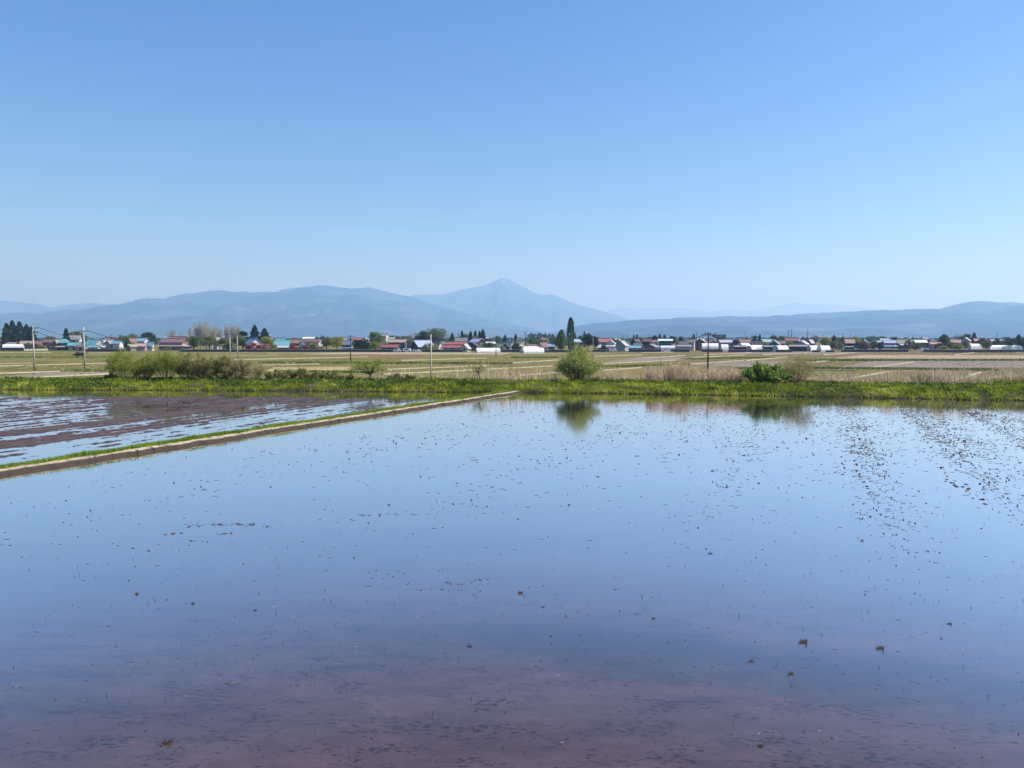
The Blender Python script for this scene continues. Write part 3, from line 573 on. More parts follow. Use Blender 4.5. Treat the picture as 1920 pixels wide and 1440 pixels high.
# floating straw lying flat, a few pieces painted pale as glints
n = 700; x = rng.uniform(-6, 10, n); y = rng.uniform(7, 14.5, n); k = (np.abs(x) < y * .72) & (np.exp(-((y + .29 * x - 12.6) / .8) ** 2) * (x > 1) + .22 > rng.uniform(0, 1, n)); x = x[k]; y = y[k]; n = len(x)
a = rng.normal(0, .5, n); L = rng.uniform(.012, .045, n); wv = .003; cx = np.cos(a) * L; sx = np.sin(a) * L
V = np.stack([np.stack([x - cx, y - sx - wv, x*0 + .003], 1), np.stack([x + cx, y + sx - wv, x*0 + rng.uniform(.003, .012, n)], 1), np.stack([x + cx, y + sx + wv, x*0 + .006], 1), np.stack([x - cx, y - sx + wv, x*0 + .006], 1)], 1).reshape(-1, 3)
fm = (rng.uniform(0, 1, n) < .12).astype(int)
tag(link('floating_straw', npmesh('floating_straw', V, (np.arange(n) * 4)[:, None] + np.arange(4)[None], [M_stub, M_glint], fm)), 'short pieces of straw, a few painted pale as glints, on the near water', 'straw', kind='stuff')
# clods one can count, each a thing of its own, sharing eight shapes
def clod_mesh(seed, tuft=False):
    r = np.random.default_rng(seed); bm = bmesh.new(); bmesh.ops.create_icosphere(bm, subdivisions=2, radius=1)
    for v in bm.verts:
        q = v.co * 1.7; dsp = .62 + .55 * float(fbm(q.x + 7 * seed, q.y * 1.3 + q.z * 1.9, seed, 3)) + .25 * (r.random() - .5); v.co = Vector((v.co.x * dsp, v.co.y * dsp * .75, max(-.25, v.co.z * dsp * .75)))
    me = bpy.data.meshes.new('mud_clod'); bm.to_mesh(me); bm.free(); me.materials.append(M_clod); return me
clods = [clod_mesh(i) for i in range(8)]
def straw_mesh(seed):
    mb = MB(); r = np.random.default_rng(seed)
    for i in range(16):
        a = r.uniform(0, 6.28); l = r.uniform(.5, 1.5); z = r.uniform(.1, 1.1); c = Vector((r.normal(0, .5), r.normal(0, .3), 0)); e = c + Vector((math.cos(a) * l, math.sin(a) * l * .6, z)); mb.tube([c, c.lerp(e, .5) + Vector((0, 0, .12)), e], [.07, .055, .03], 4)
    return mb.mesh('straw', M_stub)
straws = [straw_mesh(i + 40) for i in range(4)]
def clod(px, py, size, label, group, kind='clod'):
    x, y = G(px, py, 0); base = random.choice(clods)
    o = link('mud_clod', base); o.location = (x, y, -size * .05); s = size * random.uniform(.8, 1.2) / 2; o.scale = (s, s, s * random.uniform(.5, .8)); o.rotation_euler = (0, 0, random.uniform(0, 6.3))
    tag(o, label, 'mud clod', group)
    return o
def clump(px, py, size, label, withclod=True):
    x, y = G(px, py, 0); r_ = empty('straw_clump', (x, y, 0), random.uniform(-.4, .4), label, 'straw clump'); c = link('straw', random.choice(straws), r_); c.scale = (size/2, size/2, size * .38)
    if withclod: q = link('root_ball', random.choice(clods), r_); q.scale = (size * .34, size * .28, size * .22)
for px, py, sz, lb in [(976, 1112, .13, 'isolated brown clump right of the clods in the middle foreground'), (1225, 1160, .085, 'small brown root clump alone right of the middle of the near water'), (1505, 1204, .17, 'largest straw clump in the dark silty tongue at right'), (1649, 1216, .15, 'brown straw clump right of the largest one in the silty tongue'),
        (1408, 1240, .09, 'dark stubble clump left of the largest clump in the silt'), (1482, 1264, .10, 'pale and dark stubble clump just below the largest clump'), (1425, 1400, .09, 'dark lone stubble tuft near the bottom edge of the picture'), (257, 1114, .10, 'group of upright dark stalks at left in the near water'),
        (362, 1132, .09, 'brown tuft below and right of the upright stalks'), (478, 1144, .075, 'small greenish tuft with one upright leaf'), (880, 1212, .08, 'forked dark twig tuft left of the silty tongue'), (1018, 1138, .07, 'small spiky tuft below the isolated brown clump'), (1033, 1193, .05, 'small black clump at the left end of the silty tongue'),
        (312, 1393, .16, 'sprawling dark straw lying near the bottom left corner'), (1780, 1170, .09, 'short dark straw at right above the silty tongue'), (1616, 1014, .10, 'thin standing stalk with dark head in the right mid water'), (1331, 1038, .10, 'small dark tuft in the middle right water')]:
    clump(px, py, sz, lb)
def cluster(segs, label, group, smin, smax):
    for (x0, y0, x1, y1, n, jy) in segs:
        for i in range(n):
            u = random.random(); px = x0 + (x1 - x0) * u + random.gauss(0, 2); py = y0 + (y1 - y0) * u + random.gauss(0, jy); clod(px, py, random.uniform(smin, smax), label, group)
cluster([(345, 984, 395, 986, 12, 2), (395, 984, 480, 983, 34, 1.5), (440, 983, 505, 987, 10, 1), (300, 1002, 340, 999, 6, 1.5), (395, 999, 440, 1000, 9, 1.5), (348, 1015, 400, 1016, 7, .8)], 'small brown mud clod in the broken rows at left in the middle water', 'mud clods in rows at left', .035, .10)
cluster([(668, 966, 692, 966, 6, 1), (710, 965, 745, 965, 11, 1.2), (768, 965, 782, 965, 4, .8), (650, 972, 670, 979, 4, 2)], 'small brown mud clod in the short row just left of the centre', 'mud clods in a short row near the centre', .035, .10)
cluster([(720, 1082, 760, 1070, 8, 3), (815, 1070, 892, 1060, 10, 2), (760, 1095, 800, 1090, 5, 2), (835, 1095, 870, 1094, 18, 2), (880, 1090, 915, 1085, 16, 1.5), (757, 1105, 845, 1105, 12, 1.5), (860, 1108, 930, 1107, 9, 1.5)], 'dark brown mud clod in the cluster left of the isolated clump', 'mud clods in the middle foreground cluster', .02, .06)
cluster([(1690, 780, 1760, 850, 22, 4), (1740, 850, 1800, 920, 22, 5), (1800, 905, 1870, 960, 20, 6), (1600, 780, 1625, 860, 16, 8), (1600, 870, 1640, 940, 12, 9), (1850, 790, 1920, 850, 14, 6)], 'dark mud clod in the long rows running to the far bank at right', 'mud clods in the long rows at right', .06, .16)
cluster([(1380, 880, 1480, 920, 3, 8), (820, 940, 825, 930, 2, 4), (1100, 818, 1140, 822, 4, 3), (1275, 810, 1340, 770, 8, 3), (900, 830, 960, 812, 8, 3), (1560, 700+170, 1640, 1000, 6, 20)], 'scattered dark mud clod standing alone in the open middle water', 'scattered mud clods in open water', .05, .11)
cluster([(150, 765, 400, 740, 10, 3), (210, 745+65, 380, 790, 10, 2)], 'dark mud clod on the ploughed rows of the smaller paddy', 'mud clods on the ploughed rows', .12, .26)
# ================================================================ THE VILLAGE
def vcol(name, c, **k): return plain(name, c, **k)
ROOF = {
 'purple': vcol('maroon_tin_roof', (.15, .088, .095), scale=.6), 'brown': vcol('brown_tin_roof', (.16, .105, .085), scale=.6), 'turq': vcol('turquoise_tin_roof', (.11, .28, .32), rough=.5, var=.12),
 'blue': vcol('blue_tin_roof', (.15, .28, .36), rough=.5, var=.12), 'grey': vcol('grey_tile_roof', (.20, .20, .205), var=.2), 'lgrey': vcol('pale_grey_roof', (.33, .33, .35), var=.12), 'dark': vcol('dark_tile_roof', (.065, .065, .08), var=.25),
 'red': vcol('red_tin_roof', (.25, .085, .09), var=.12), 'coral': vcol('coral_red_roof', (.35, .15, .13), var=.12), 'pink': vcol('faded_pink_roof', (.32, .225, .21), var=.12), 'green': vcol('green_grey_roof', (.25, .34, .31), var=.12), 'slate': vcol('blue_slate_roof', (.16, .20, .30), var=.15),
 'white': vcol('white_roof', (.60, .61, .62), var=.06), 'olive': vcol('olive_grey_roof', (.22, .21, .16), var=.15), 'teal': vcol('teal_roof', (.06, .22, .21), var=.1), 'steel': vcol('steel_blue_roof', (.26, .31, .45), var=.12)}
WALL = {
 'white': vcol('white_wall', (.50, .49, .47), var=.08), 'grey': vcol('grey_wall', (.30, .30, .30), var=.15), 'dark': vcol('dark_board_wall', (.045, .042, .048), var=.3), 'navy': vcol('navy_board_wall', (.035, .042, .07), var=.25), 'brown': vcol('brown_wall', (.13, .09, .07), var=.25),
 'cream': vcol('cream_wall', (.60, .55, .44), var=.1), 'olive': vcol('olive_board_wall', (.15, .15, .10), var=.2), 'teal': vcol('teal_wall', (.03, .14, .15), var=.12), 'mauve': vcol('mauve_wall', (.30, .23, .24), var=.15), 'maroon': vcol('maroon_wall', (.09, .035, .045), var=.2)}
M_glass = plain('dark_window_glass', (.03, .035, .045), .15, .2, 2, .5); M_frame = plain('window_frame', (.55, .55, .54), .6, .1, 2)
M_film = plain('white_greenhouse_film', (.80, .80, .80), .45, .05, .5); M_film2 = plain('clear_greenhouse_film', (.42, .47, .47), .4, .1, .7)
M_conc = plain('pale_concrete', (.38, .37, .34), .9, .15, 2); M_concd = plain('dark_concrete', (.055, .06, .075), .9, .3, .5)
wb = MB(); wb.box(-.8, .8, -.07, .05, -.55, .55, 0); wb.box(-.7, -.04, -.09, -.07, -.45, .45, 1); wb.box(.04, .7, -.09, -.07, -.45, .45, 1); WIN = wb.mesh('window', [M_frame, M_glass])
db = MB(); db.box(-.9, .9, -.08, .05, 0, 2.1, 0); db.box(-.8, -.03, -.1, -.08, .1, 2.0, 1); db.box(.03, .8, -.1, -.08, .1, 2.0, 1); DOOR = db.mesh('door', [M_frame, M_glass])
def house(D, x0, x1, ye, yr, roof, wall, th, label, ratio=.65, hip=0, skirt=None, win=True, cat='house', oh=.55, name='house', door=True, lean=None):
    """x0..x1 the walls' extent, ye the eave, yr the ridge in photo pixels at distance D; th the ridge's turn in degrees"""
    t = R(th); W = (x1 - x0) / F * D; L = W / (abs(math.cos(t)) + ratio * abs(math.sin(t))); Bw = L * ratio
    if abs(th) > 60: Bw = W / (abs(math.sin(t)) + abs(math.cos(t)) / ratio * .6); L = Bw / ratio * .6 if W > 6 else Bw
    he = max(1.8, ZA(ye, D) - ZF); hr = max(he + .5, ZA(yr, D) - ZF)
    root = empty(name, (XA((x0 + x1) / 2, D), D + .5 * (L * abs(math.sin(t)) + Bw * abs(math.cos(t))), ZF), t, label, cat)
    a, b = L / 2, Bw / 2; hw = he + (hr - he) * .96
    m = MB()
    if hip: m.box(-a, a, -b, b, -.1, he)
    else: m.extr([(-b, -.1), (b, -.1), (b, he), (0, hr - .12), (-b, he)], -a, a)
    m.build('wall', WALL[wall], root)
    sl = (hr - he) / b; A, B, ez = a + oh, b + oh, he - oh * sl; m = MB(); th_ = .2
    if hip:
        c = max(0.15, a - b * .9) if hip == 1 else a * .05
        P = [(-A, -B, ez), (A, -B, ez), (A, B, ez), (-A, B, ez), (-c, 0, hr + th_), (c, 0, hr + th_)]; P2 = [(x, y, z + (.02 if i < 4 else 0)) for i, (x, y, z) in enumerate(P)]
        Q = [(x, y, z - th_) for x, y, z in P[:4]]
        m.poly(P + Q, [(0, 1, 5, 4), (1, 2, 5), (2, 3, 4, 5), (3, 0, 4), (0, 6, 7, 1), (1, 7, 8, 2), (2, 8, 9, 3), (3, 9, 6, 0), (6, 9, 8, 7)])
    else:
        m.extr([(-B, ez), (0, hr), (B, ez), (B, ez + th_), (0, hr + th_), (-B, ez + th_)], -A, A)
        rc = MB(); rc.box(-A + .1, A - .1, -.18, .18, hr + th_ - .02, hr + th_ + .22); rc.build('ridge_cap', ROOF[roof] if roof in ('white',) else ROOF['dark' if roof in ('grey', 'dark') else roof], root)
    m.build('roof', ROOF[roof], root)
    if skirt:
        zs = skirt[1] if len(skirt) > 1 else he * .5; m = MB(); s = 1.5
        m.poly([(-a-s, -b-s, zs-.5), (a+s, -b-s, zs-.5), (a+s, b+s, zs-.5), (-a-s, b+s, zs-.5), (-a, -b, zs+.3), (a, -b, zs+.3), (a, b, zs+.3), (-a, b, zs+.3), (-a-s, -b-s, zs-.65), (a+s, -b-s, zs-.65), (a+s, b+s, zs-.65), (-a-s, b+s, zs-.65)],
               [(0,1,5,4), (1,2,6,5), (2,3,7,6), (3,0,4,7), (0,8,9,1), (1,9,10,2), (2,10,11,3), (3,11,8,0), (8,11,10,9)])
        m.build('lower_roof', ROOF[skirt[0]], root)
    if lean:                                  # a lean-to on the long front side
        rf, dep, zt = lean; m = MB(); m.extr([(-b - dep, zt * .62), (-b, zt), (-b, zt - .15), (-b - dep, zt * .62 - .15)], -A, A); m.build('lean_to_roof', ROOF[rf], root)
        m = MB(); m.box(-a, a, -b - dep * .85, -b - dep * .8, -.1, zt * .62); m.build('lean_to_wall', WALL[wall], root)
    if win:
        fl = [1.5] if he < 4.6 else [1.5, he - 1.35]
        for z in fl:
            k = max(1, int(L / 3.4))
            for i in range(k):
                if z < 2 and door and i == k // 2: continue
                if random.random() < .15: continue
                o = link('window', WIN, root); o.location = (-a + L * (i + .5) / k, -b, z)
            if not hip and th:
                sgn = -1 if th > 0 else 1; k = max(1, int(Bw / 3.6))
                for i in range(k): o = link('window', WIN, root); o.location = (sgn * a, -b + Bw * (i + .5) / k, z); o.rotation_euler = (0, 0, sgn * math.pi / 2)
        if door and L > 3: o = link('door', DOOR, root); o.location = (-a + L * (max(1, int(L/3.4)) // 2 + .5) / max(1, int(L / 3.4)), -b, 0)
    return root
H = house
# --- left part of the village, from the left edge
H(520, -18, 14, 638, 633, 'purple', 'white', 12, 'white house with maroon roof at the left edge below the dark cedars', skirt=('grey',))
H(470, 9, 29, 645.5, 642, 'grey', 'brown', -10, 'low grey shed behind the long white greenhouse at far left')
H(475, 34, 56, 645, 640, 'olive', 'olive', 15, 'olive roofed shed between the dark cedars and the leftmost pole')
H(490, 62, 77, 645, 639.5, 'purple', 'brown', 20, 'small maroon roofed house just right of the leftmost pole')
H(480, 78, 103, 641.5, 636.5, 'purple', 'brown', -8, 'brown house with dull maroon roof behind dark shrubs', skirt=('brown',))
H(442, 99, 110, 644, 637.5, 'olive', 'olive', 72, 'narrow olive gabled barn touching the turquoise hipped house')
H(440, 107, 125, 641, 636, 'turq', 'navy', 8, 'turquoise roofed house with dark walls left of the grey tiled house', hip=1, skirt=('grey',))
H(480, 126, 147, 635.5, 629, 'grey', 'white', 10, 'two-storey house with grey tiled roof beside a dark cedar', skirt=('grey',))
H(438, 126, 148, 647, 642.5, 'turq', 'grey', 6, 'long low turquoise roof below the grey tiled house', ratio=.5)
H(432, 146, 188, 647.5, 636.5, 'turq', 'grey', -28, 'big turquoise barn roof behind the second pole', ratio=.9)
H(412, 141, 158, 650, 648, 'brown', 'grey', 5, 'low grey shed in front of the big turquoise barn')
H(436, 174, 197, 641.5, 638, 'lgrey', 'white', 12, 'pale two-storey house with balcony right of the turquoise barn', skirt=('lgrey',))
H(408, 163, 182, 651, 648.5, 'turq', 'grey', 3, 'small turquoise lean-to shed right of the second pole', door=False)
H(500, 193, 214, 637.5, 633, 'brown', 'brown', -12, 'brown roofed house behind the blue-roofed white house')
H(420, 195, 211, 644, 638.5, 'grey', 'grey', 66, 'grey gabled house joined to the blue-roofed white house')
H(419, 209, 226, 643.5, 639, 'blue', 'white', -14, 'white house with a bright blue roof left of the thicket', door=False)
H(452, 238, 252, 641, 635, 'brown', 'grey', 60, 'grey gabled wing left of the long blue roof')
H(455, 248, 273, 639.5, 634.5, 'blue', 'white', -10, 'white house with long blue roof below the dark pine', skirt=('brown',))
H(432, 275, 286, 647, 641.5, 'blue', 'white', -6, 'little blue-roofed white annex left of the maroon farmhouse', door=False)
H(415, 250, 270, 648.5, 644.5, 'pink', 'mauve', 10, 'low pinkish-brown barn seen over the thicket', win=False)
H(410, 233, 249, 650, 646.5, 'olive', 'olive', 68, 'open-fronted olive shed with dark mouth over the thicket', win=False)
H(448, 314, 346, 637, 631.5, 'purple', 'brown', -6, 'upper maroon roof of the big farmhouse behind bare trees')
H(436, 294, 347, 642, 635.5, 'purple', 'mauve', -9, 'long farmhouse with wide maroon roof left of the bare poplars', skirt=('pink', 3.0))
H(440, 398, 411, 640, 632.5, 'grey', 'white', 70, 'small grey gable showing among the olive trees')
H(408, 452, 487, 645.5, 634.5, 'blue', 'white', -50, 'white house with a huge blue roof slope beside a red shrub', ratio=.8, hip=0)
H(414, 513, 540, 646, 638.5, 'turq', 'teal', 9, 'steep turquoise roofed house with a low pale front roof', ratio=.6, lean=('lgrey', 3.5, 3.2))
H(450, 518, 532, 637.5, 635.5, 'turq', 'grey', 4, 'small raised turquoise ridge roof behind the steep turquoise roof', win=False)
H(455, 536, 563, 643, 637.5, 'brown', 'brown', 12, 'brown roofed house right of the steep turquoise roof', skirt=('brown',))
H(425, 559, 569, 646.5, 642, 'dark', 'white', 74, 'small white gable with dark roof beside a pink shrub')
H(436, 568, 602, 640.5, 636, 'purple', 'white', -12, 'white two-storey house with mauve roof left of the willows', skirt=('purple',))
H(600, 568, 591, 634.8, 632.6, 'white', 'white', 0, 'long white hall roof far behind the mauve-roofed house', win=False, cat='hall')
H(432, 641, 659, 645, 638.5, 'slate', 'navy', -12, 'dark navy house with slate blue roof left of the wooden pole', skirt=('slate',))
H(520, 662, 677, 636.8, 634, 'red', 'dark', 5, 'dark red roof sliver above the cedar hedge', win=False)
H(520, 708, 727, 629.5, 626.3, 'grey', 'cream', -14, 'tall beige block right of the pale green tree', cat='building')
H(500, 727, 739, 637, 633, 'green', 'grey', 6, 'small pale green roof right of the tall beige block')
H(428, 724, 763, 641.5, 636.8, 'pink', 'navy', -16, 'dark blue farmhouse with faded pinkish roof above the red shed', ratio=.5)
H(400, 714, 748, 650.8, 646.3, 'red', 'navy', -18, 'dark shed with a bright red roof in front of the farmhouse', ratio=.45)
H(410, 768, 811, 649.5, 639, 'steel', 'navy', 38, 'big dark barn with steel blue roof below the giant tree', ratio=.8, win=False, cat='barn')
H(460, 786, 800, 641, 637.5, 'grey', 'grey', 20, 'grey roof peeking over the big dark barn')
H(424, 811, 829, 648.5, 641, 'pink', 'cream', -40, 'patched cream house right of the lone pole')
H(440, 829, 851, 645.5, 640.5, 'teal', 'grey', 0, 'teal roof strip left of the red double roof', win=False)
H(403, 834, 873, 645.2, 641.8, 'red', 'grey', -4, 'upper storey with red roof of the farmhouse by the greenhouse', ratio=.35, door=False)
H(396, 829, 868, 651.2, 648, 'red', 'grey', -3, 'long ground floor with red roof before the red upper storey', ratio=.3)
H(392, 864, 881, 652.5, 645.5, 'lgrey', 'white', 70, 'white gabled wing at the right end of the red roofs')
H(445, 853, 877, 640.8, 633, 'grey', 'dark', -14, 'grey tiled farmhouse roof above the red roofs')
H(436, 880, 910, 641, 635, 'steel', 'dark', -48, 'dark gabled house with grey-blue right slope', ratio=.9)
H(412, 876, 899, 650, 643, 'dark', 'brown', 76, 'low dark gable left of the round green bush')
H(480, 908, 927, 644.8, 641.5, 'white', 'grey', 0, 'pale roof behind the round green bush')
H(425, 934, 951, 649, 643.2, 'green', 'dark', -62, 'small dark green gabled house behind the first greenhouse')
H(438, 947, 966, 647, 640.3, 'green', 'white', -50, 'larger house with grey-green roof left of the cream tower house')
H(450, 967, 980, 637, 634, 'dark', 'cream', 12, 'cream tower-like house with dark flat cap roof', hip=1, skirt=('lgrey', 2.6))
H(430, 989, 1013, 650, 646, 'brown', 'grey', 8, 'brown roofed shed behind the second greenhouse')
H(426, 1007, 1031, 650, 643, 'purple', 'white', 52, 'purplish roofed house right of the second greenhouse')
H(424, 1028, 1041, 648.5, 645, 'steel', 'teal', -8, 'dim teal shed left of the pointed green tree', win=False)
H(442, 1066, 1094, 640.5, 636.3, 'steel', 'brown', 6, 'broad hipped mauve-grey roof below the poplar', hip=1)
H(436, 1124, 1146, 640.5, 635, 'coral', 'grey', -14, 'grey house with a coral red roof right of the dark pine', skirt=('grey',))
H(420, 1138, 1155, 643.5, 638.3, 'lgrey', 'white', 74, 'white gabled house in front of the coral roof', hip=0, skirt=('white', 3.1))
H(418, 1119, 1131, 649.5, 645.5, 'lgrey', 'white', 8, 'little pale hipped house beneath the coral roof', hip=2)
H(500, 1154, 1168, 640, 635.8, 'olive', 'grey', 66, 'small grey gable between the coral roof and the grey barn')
H(404, 1158, 1179, 647.5, 640, 'lgrey', 'grey', 62, 'big plain grey gabled barn at the road bend', win=False, cat='barn', ratio=.9)
H(410, 1180, 1203, 652, 648.5, 'blue', 'navy', -8, 'pale blue low roof right of the big grey barn', door=False)
H(440, 1184, 1206, 643, 636.5, 'dark', 'dark', 55, 'dark gabled house behind the big grey barn')
H(424, 1190, 1212, 648, 642.5, 'grey', 'dark', -35, 'grey mottled roof above the pale blue low roof')
H(520, 1198, 1224, 641, 635, 'purple', 'brown', -20, 'mauve roofed house in the packed row left of the teal building')
H(408, 1210, 1240, 650.5, 646, 'grey', 'olive', 60, 'olive shed with dark doorway left of the teal building', ratio=.9)
H(470, 1224, 1238, 641, 638, 'brown', 'white', 0, 'white walled house touching the teal building')
H(432, 1237, 1262, 638.6, 636.6, 'white', 'teal', -12, 'tall teal box building with a white roof', win=False, cat='building', oh=.8)
H(404, 1270, 1296, 649.5, 647, 'grey', 'grey', 3, 'plain grey shed right of the white tunnel', win=False)
H(424, 1271, 1291, 646, 640.5, 'dark', 'dark', 18, 'dark roofed house behind the plain grey shed', skirt=('dark',))
H(445, 1285, 1308, 641, 635.5, 'grey', 'white', -32, 'house with pale grey slope left of the tall dark pole')
H(436, 1305, 1327, 641, 635.3, 'pink', 'brown', 68, 'brown gabled house directly left of the tall dark pole')
H(432, 1350, 1377, 641.5, 637.8, 'lgrey', 'grey', 5, 'grey building with whitish flat roof right of the tall dark pole', ratio=.5)
H(425, 1376, 1387, 645, 638.5, 'dark', 'maroon', -58, 'dark maroon gable left of the long white greenhouse')
H(470, 1386, 1412, 642, 636.8, 'brown', 'brown', 10, 'brown roof above the long white greenhouse')
H(455, 1412, 1432, 645, 639.5, 'dark', 'dark', -20, 'dark roof right of the brown roof')
H(402, 1378, 1400, 650.3, 648.2, 'grey', 'maroon', 2, 'dark maroon open shed left of the round greenhouse end', win=False)
H(402, 1434, 1456, 650.3, 648.2, 'grey', 'navy', -2, 'dark shed with thin grey roof between two greenhouses', win=False)
H(470, 1430, 1446, 640.5, 636.5, 'green', 'white', 0, 'pale bluish roof left of the teal gable')
H(430, 1445, 1466, 645.5, 639, 'green', 'teal', 62, 'teal gabled house with pale green roof', ratio=.9)
H(450, 1460, 1476, 643, 638, 'pink', 'brown', -30, 'faded pink roof right of the teal gable')
H(490, 1474, 1498, 638.8, 633.5, 'mauve' if 'mauve' in ROOF else 'purple', 'brown', -6, 'tall brown house with mauve roof behind the yellow tree')
H(408, 1483, 1515, 649.5, 646.8, 'grey', 'navy', -10, 'long dark shed left of the twin greenhouses', win=False, ratio=.4)
H(430, 1497, 1523, 645, 639.3, 'lgrey', 'grey', 52, 'grey gabled house with two pale roof slopes above the dark shed', ratio=.9)
H(446, 1516, 1529, 642, 637.6, 'lgrey', 'dark', 40, 'second pale roof slope right of the grey gabled house')
H(455, 1587, 1603, 642, 636, 'pink', 'navy', -6, 'dark blue house with mauve-pink roof among the trees', skirt=('grey',))
H(480, 1614, 1640, 644, 637, 'olive', 'olive', 60, 'olive gabled barn half hidden by shrubs')
H(520, 1660, 1681, 642.5, 638.3, 'steel', 'mauve', -6, 'pale mauve house left of the long olive roof', skirt=('steel',))
H(520, 1685, 1717, 643, 637.3, 'olive', 'brown', -4, 'long olive-grey farmhouse roof', ratio=.4)
H(470, 1690, 1706, 647, 645, 'lgrey', 'brown', 0, 'low pale shed in front of the long olive roof', win=False)
H(505, 1718, 1739, 641.8, 638.2, 'white', 'brown', -4, 'brown shed with a bright white roof')
H(515, 1741, 1759, 640.5, 634.5, 'dark', 'dark', 15, 'dark maroon house with stepped hipped roofs', hip=1, skirt=('dark',))
H(470, 1747, 1766, 645, 642.3, 'pink', 'mauve', -6, 'low salmon roofed shed below the dark stepped house')
H(505, 1781, 1806, 642, 637, 'pink', 'brown', -20, 'pinkish roofed house right of the round dark tree')
H(520, 1806, 1829, 639, 633.3, 'lgrey', 'grey', 50, 'grey gabled house below the two round trees', ratio=.9)
H(500, 1828, 1841, 639, 635.3, 'coral', 'dark', 0, 'small bright coral roof over dark walls')
H(510, 1863, 1889, 640.5, 636.8, 'lgrey', 'mauve', -8, 'long house with whitish roof left of the dark trees at right')
H(540, 1640, 1657, 643, 639, 'green', 'grey', 6, 'pale grey-green roof left of the pale mauve house')
# --- far roofs nobody could tell apart
fr = 'distant rooftops in the haze behind the village'
for i in range(64):
    px = -20 + 1960 * (i + random.random()) / 64; D = random.uniform(620, 1300); wp = random.uniform(9, 20) * 620 / D; hh = random.uniform(4, 6.5)
    base = HOR + 7 * F / D; ye = base - hh * F / D; yr = ye - random.uniform(1.4, 2.4) * F / D
    H(D, px, px + wp, ye, yr, random.choice(['grey', 'dark', 'brown', 'purple', 'slate', 'lgrey', 'steel', 'green', 'pink']), random.choice(['white', 'grey', 'brown', 'cream', 'dark']), random.choice([0, 10, -15, 70, -60, 30]), 'small hazy rooftop in the far band of houses below the mountains', win=False, name='distant_house')['group'] = fr

# --- greenhouses
def greenhouse(D, x0, x1, yt, th, label, ratio=.45, endm=None, group='white greenhouses along the village edge'):
    t = R(th); W = (x1 - x0) / F * D; L = W / (abs(math.cos(t)) + ratio * abs(math.sin(t))); Bw = L * ratio; hh = max(1.9, ZA(yt, D) - ZF); a = L / 2
    root = empty('greenhouse', (XA((x0 + x1) / 2, D), D + L * abs(math.sin(t)) / 2 + Bw / 2, ZF), t, label, 'greenhouse', group)
    prof_ = [(-Bw / 2, 0)] + [(-Bw / 2 * math.cos(q), hh * (.45 + .55 * math.sin(q))) for q in np.linspace(0, math.pi, 11)] + [(Bw / 2, 0)]
    n = len(prof_); m = MB(); m.poly([(-a, y, z) for y, z in prof_] + [(a, y, z) for y, z in prof_], [(i, i + n, i + n + 1, i + 1) for i in range(n - 1)]); m.build('cover', M_film, root)
    for s in (-1, 1):
        m = MB(); m.poly([(s * (a - .03), y * .99, z * .99) for y, z in prof_], [tuple(range(n))]); e = m.build('end_panel', endm or M_film2, root)
        m = MB(); m.box(s * a - .06, s * a + .06, -.6, .6, 0, 1.9); m.build('door', M_frame, e)
    m = MB()
    for k in range(int(L / 2.2) + 1):
        xx = -a + min(L, k * 2.2); m.tube([(xx, y * 1.01, z * 1.01) for y, z in prof_], .035, 4)
    m.build('hoops', M_conc, root)
    m = MB(); m.box(-a, a, -Bw / 2 - .05, -Bw / 2 - .01, .25, .6); m.build('side_vent', M_film2, root)
    return root
greenhouse(432, 3, 39, 645.8, 4, 'long white greenhouse at the far left below the cedars', .25)
greenhouse(362, 891, 938, 652.6, 14, 'white greenhouse with a clear rounded end in front of the village centre', .3)
greenhouse(356, 975, 1021, 652.2, 24, 'wide white greenhouse nearest the camera with a pale rounded end', .4)
greenhouse(372, 982, 1011, 649.8, 10, 'greenhouse roof showing just behind the nearest wide greenhouse', .4)
greenhouse(402, 1240, 1268, 648.3, -12, 'white tunnel below the tall teal building', .3)
greenhouse(404, 1318, 1349, 644, -6, 'tall boxy white greenhouse with a door behind the dark pole', .5, M_film)
greenhouse(425, 1352, 1367, 646, 10, 'small low greenhouse right of the tall boxy one', .5)
greenhouse(412, 1385, 1413, 643.6, 35, 'white greenhouse with steep side left of the round clear end', .6)
greenhouse(404, 1400, 1424, 648, 48, 'greenhouse whose round clear end faces the fields', .7)
greenhouse(410, 1410, 1434, 647, 8, 'greenhouse with a small blue-clear round end', .4)
greenhouse(396, 1453, 1484, 648, 28, 'large round-backed greenhouse right of the thin-roofed shed', .55)
greenhouse(412, 1515, 1540, 648, 30, 'left one of the twin greenhouses beside the trees', .55)
greenhouse(410, 1536, 1561, 648.2, 22, 'right one of the twin greenhouses beside the trees', .5)
greenhouse(470, 1820, 1843, 644.6, 8, 'greenhouse over a dark arch below the coral roof', .4)
greenhouse(430, 1856, 1872, 647.5, 10, 'white greenhouse partly behind a willow near the right edge', .4)
greenhouse(436, 1868, 1890, 647.3, 4, 'long white greenhouse left of the two arched ends', .4)
greenhouse(420, 1890, 1906, 647.8, 82, 'arched white greenhouse end, the left one of two at the right edge', 1.0, M_film)
greenhouse(420, 1907, 1925, 647.5, 82, 'arched white greenhouse end at the very right edge', 1.0, M_film)

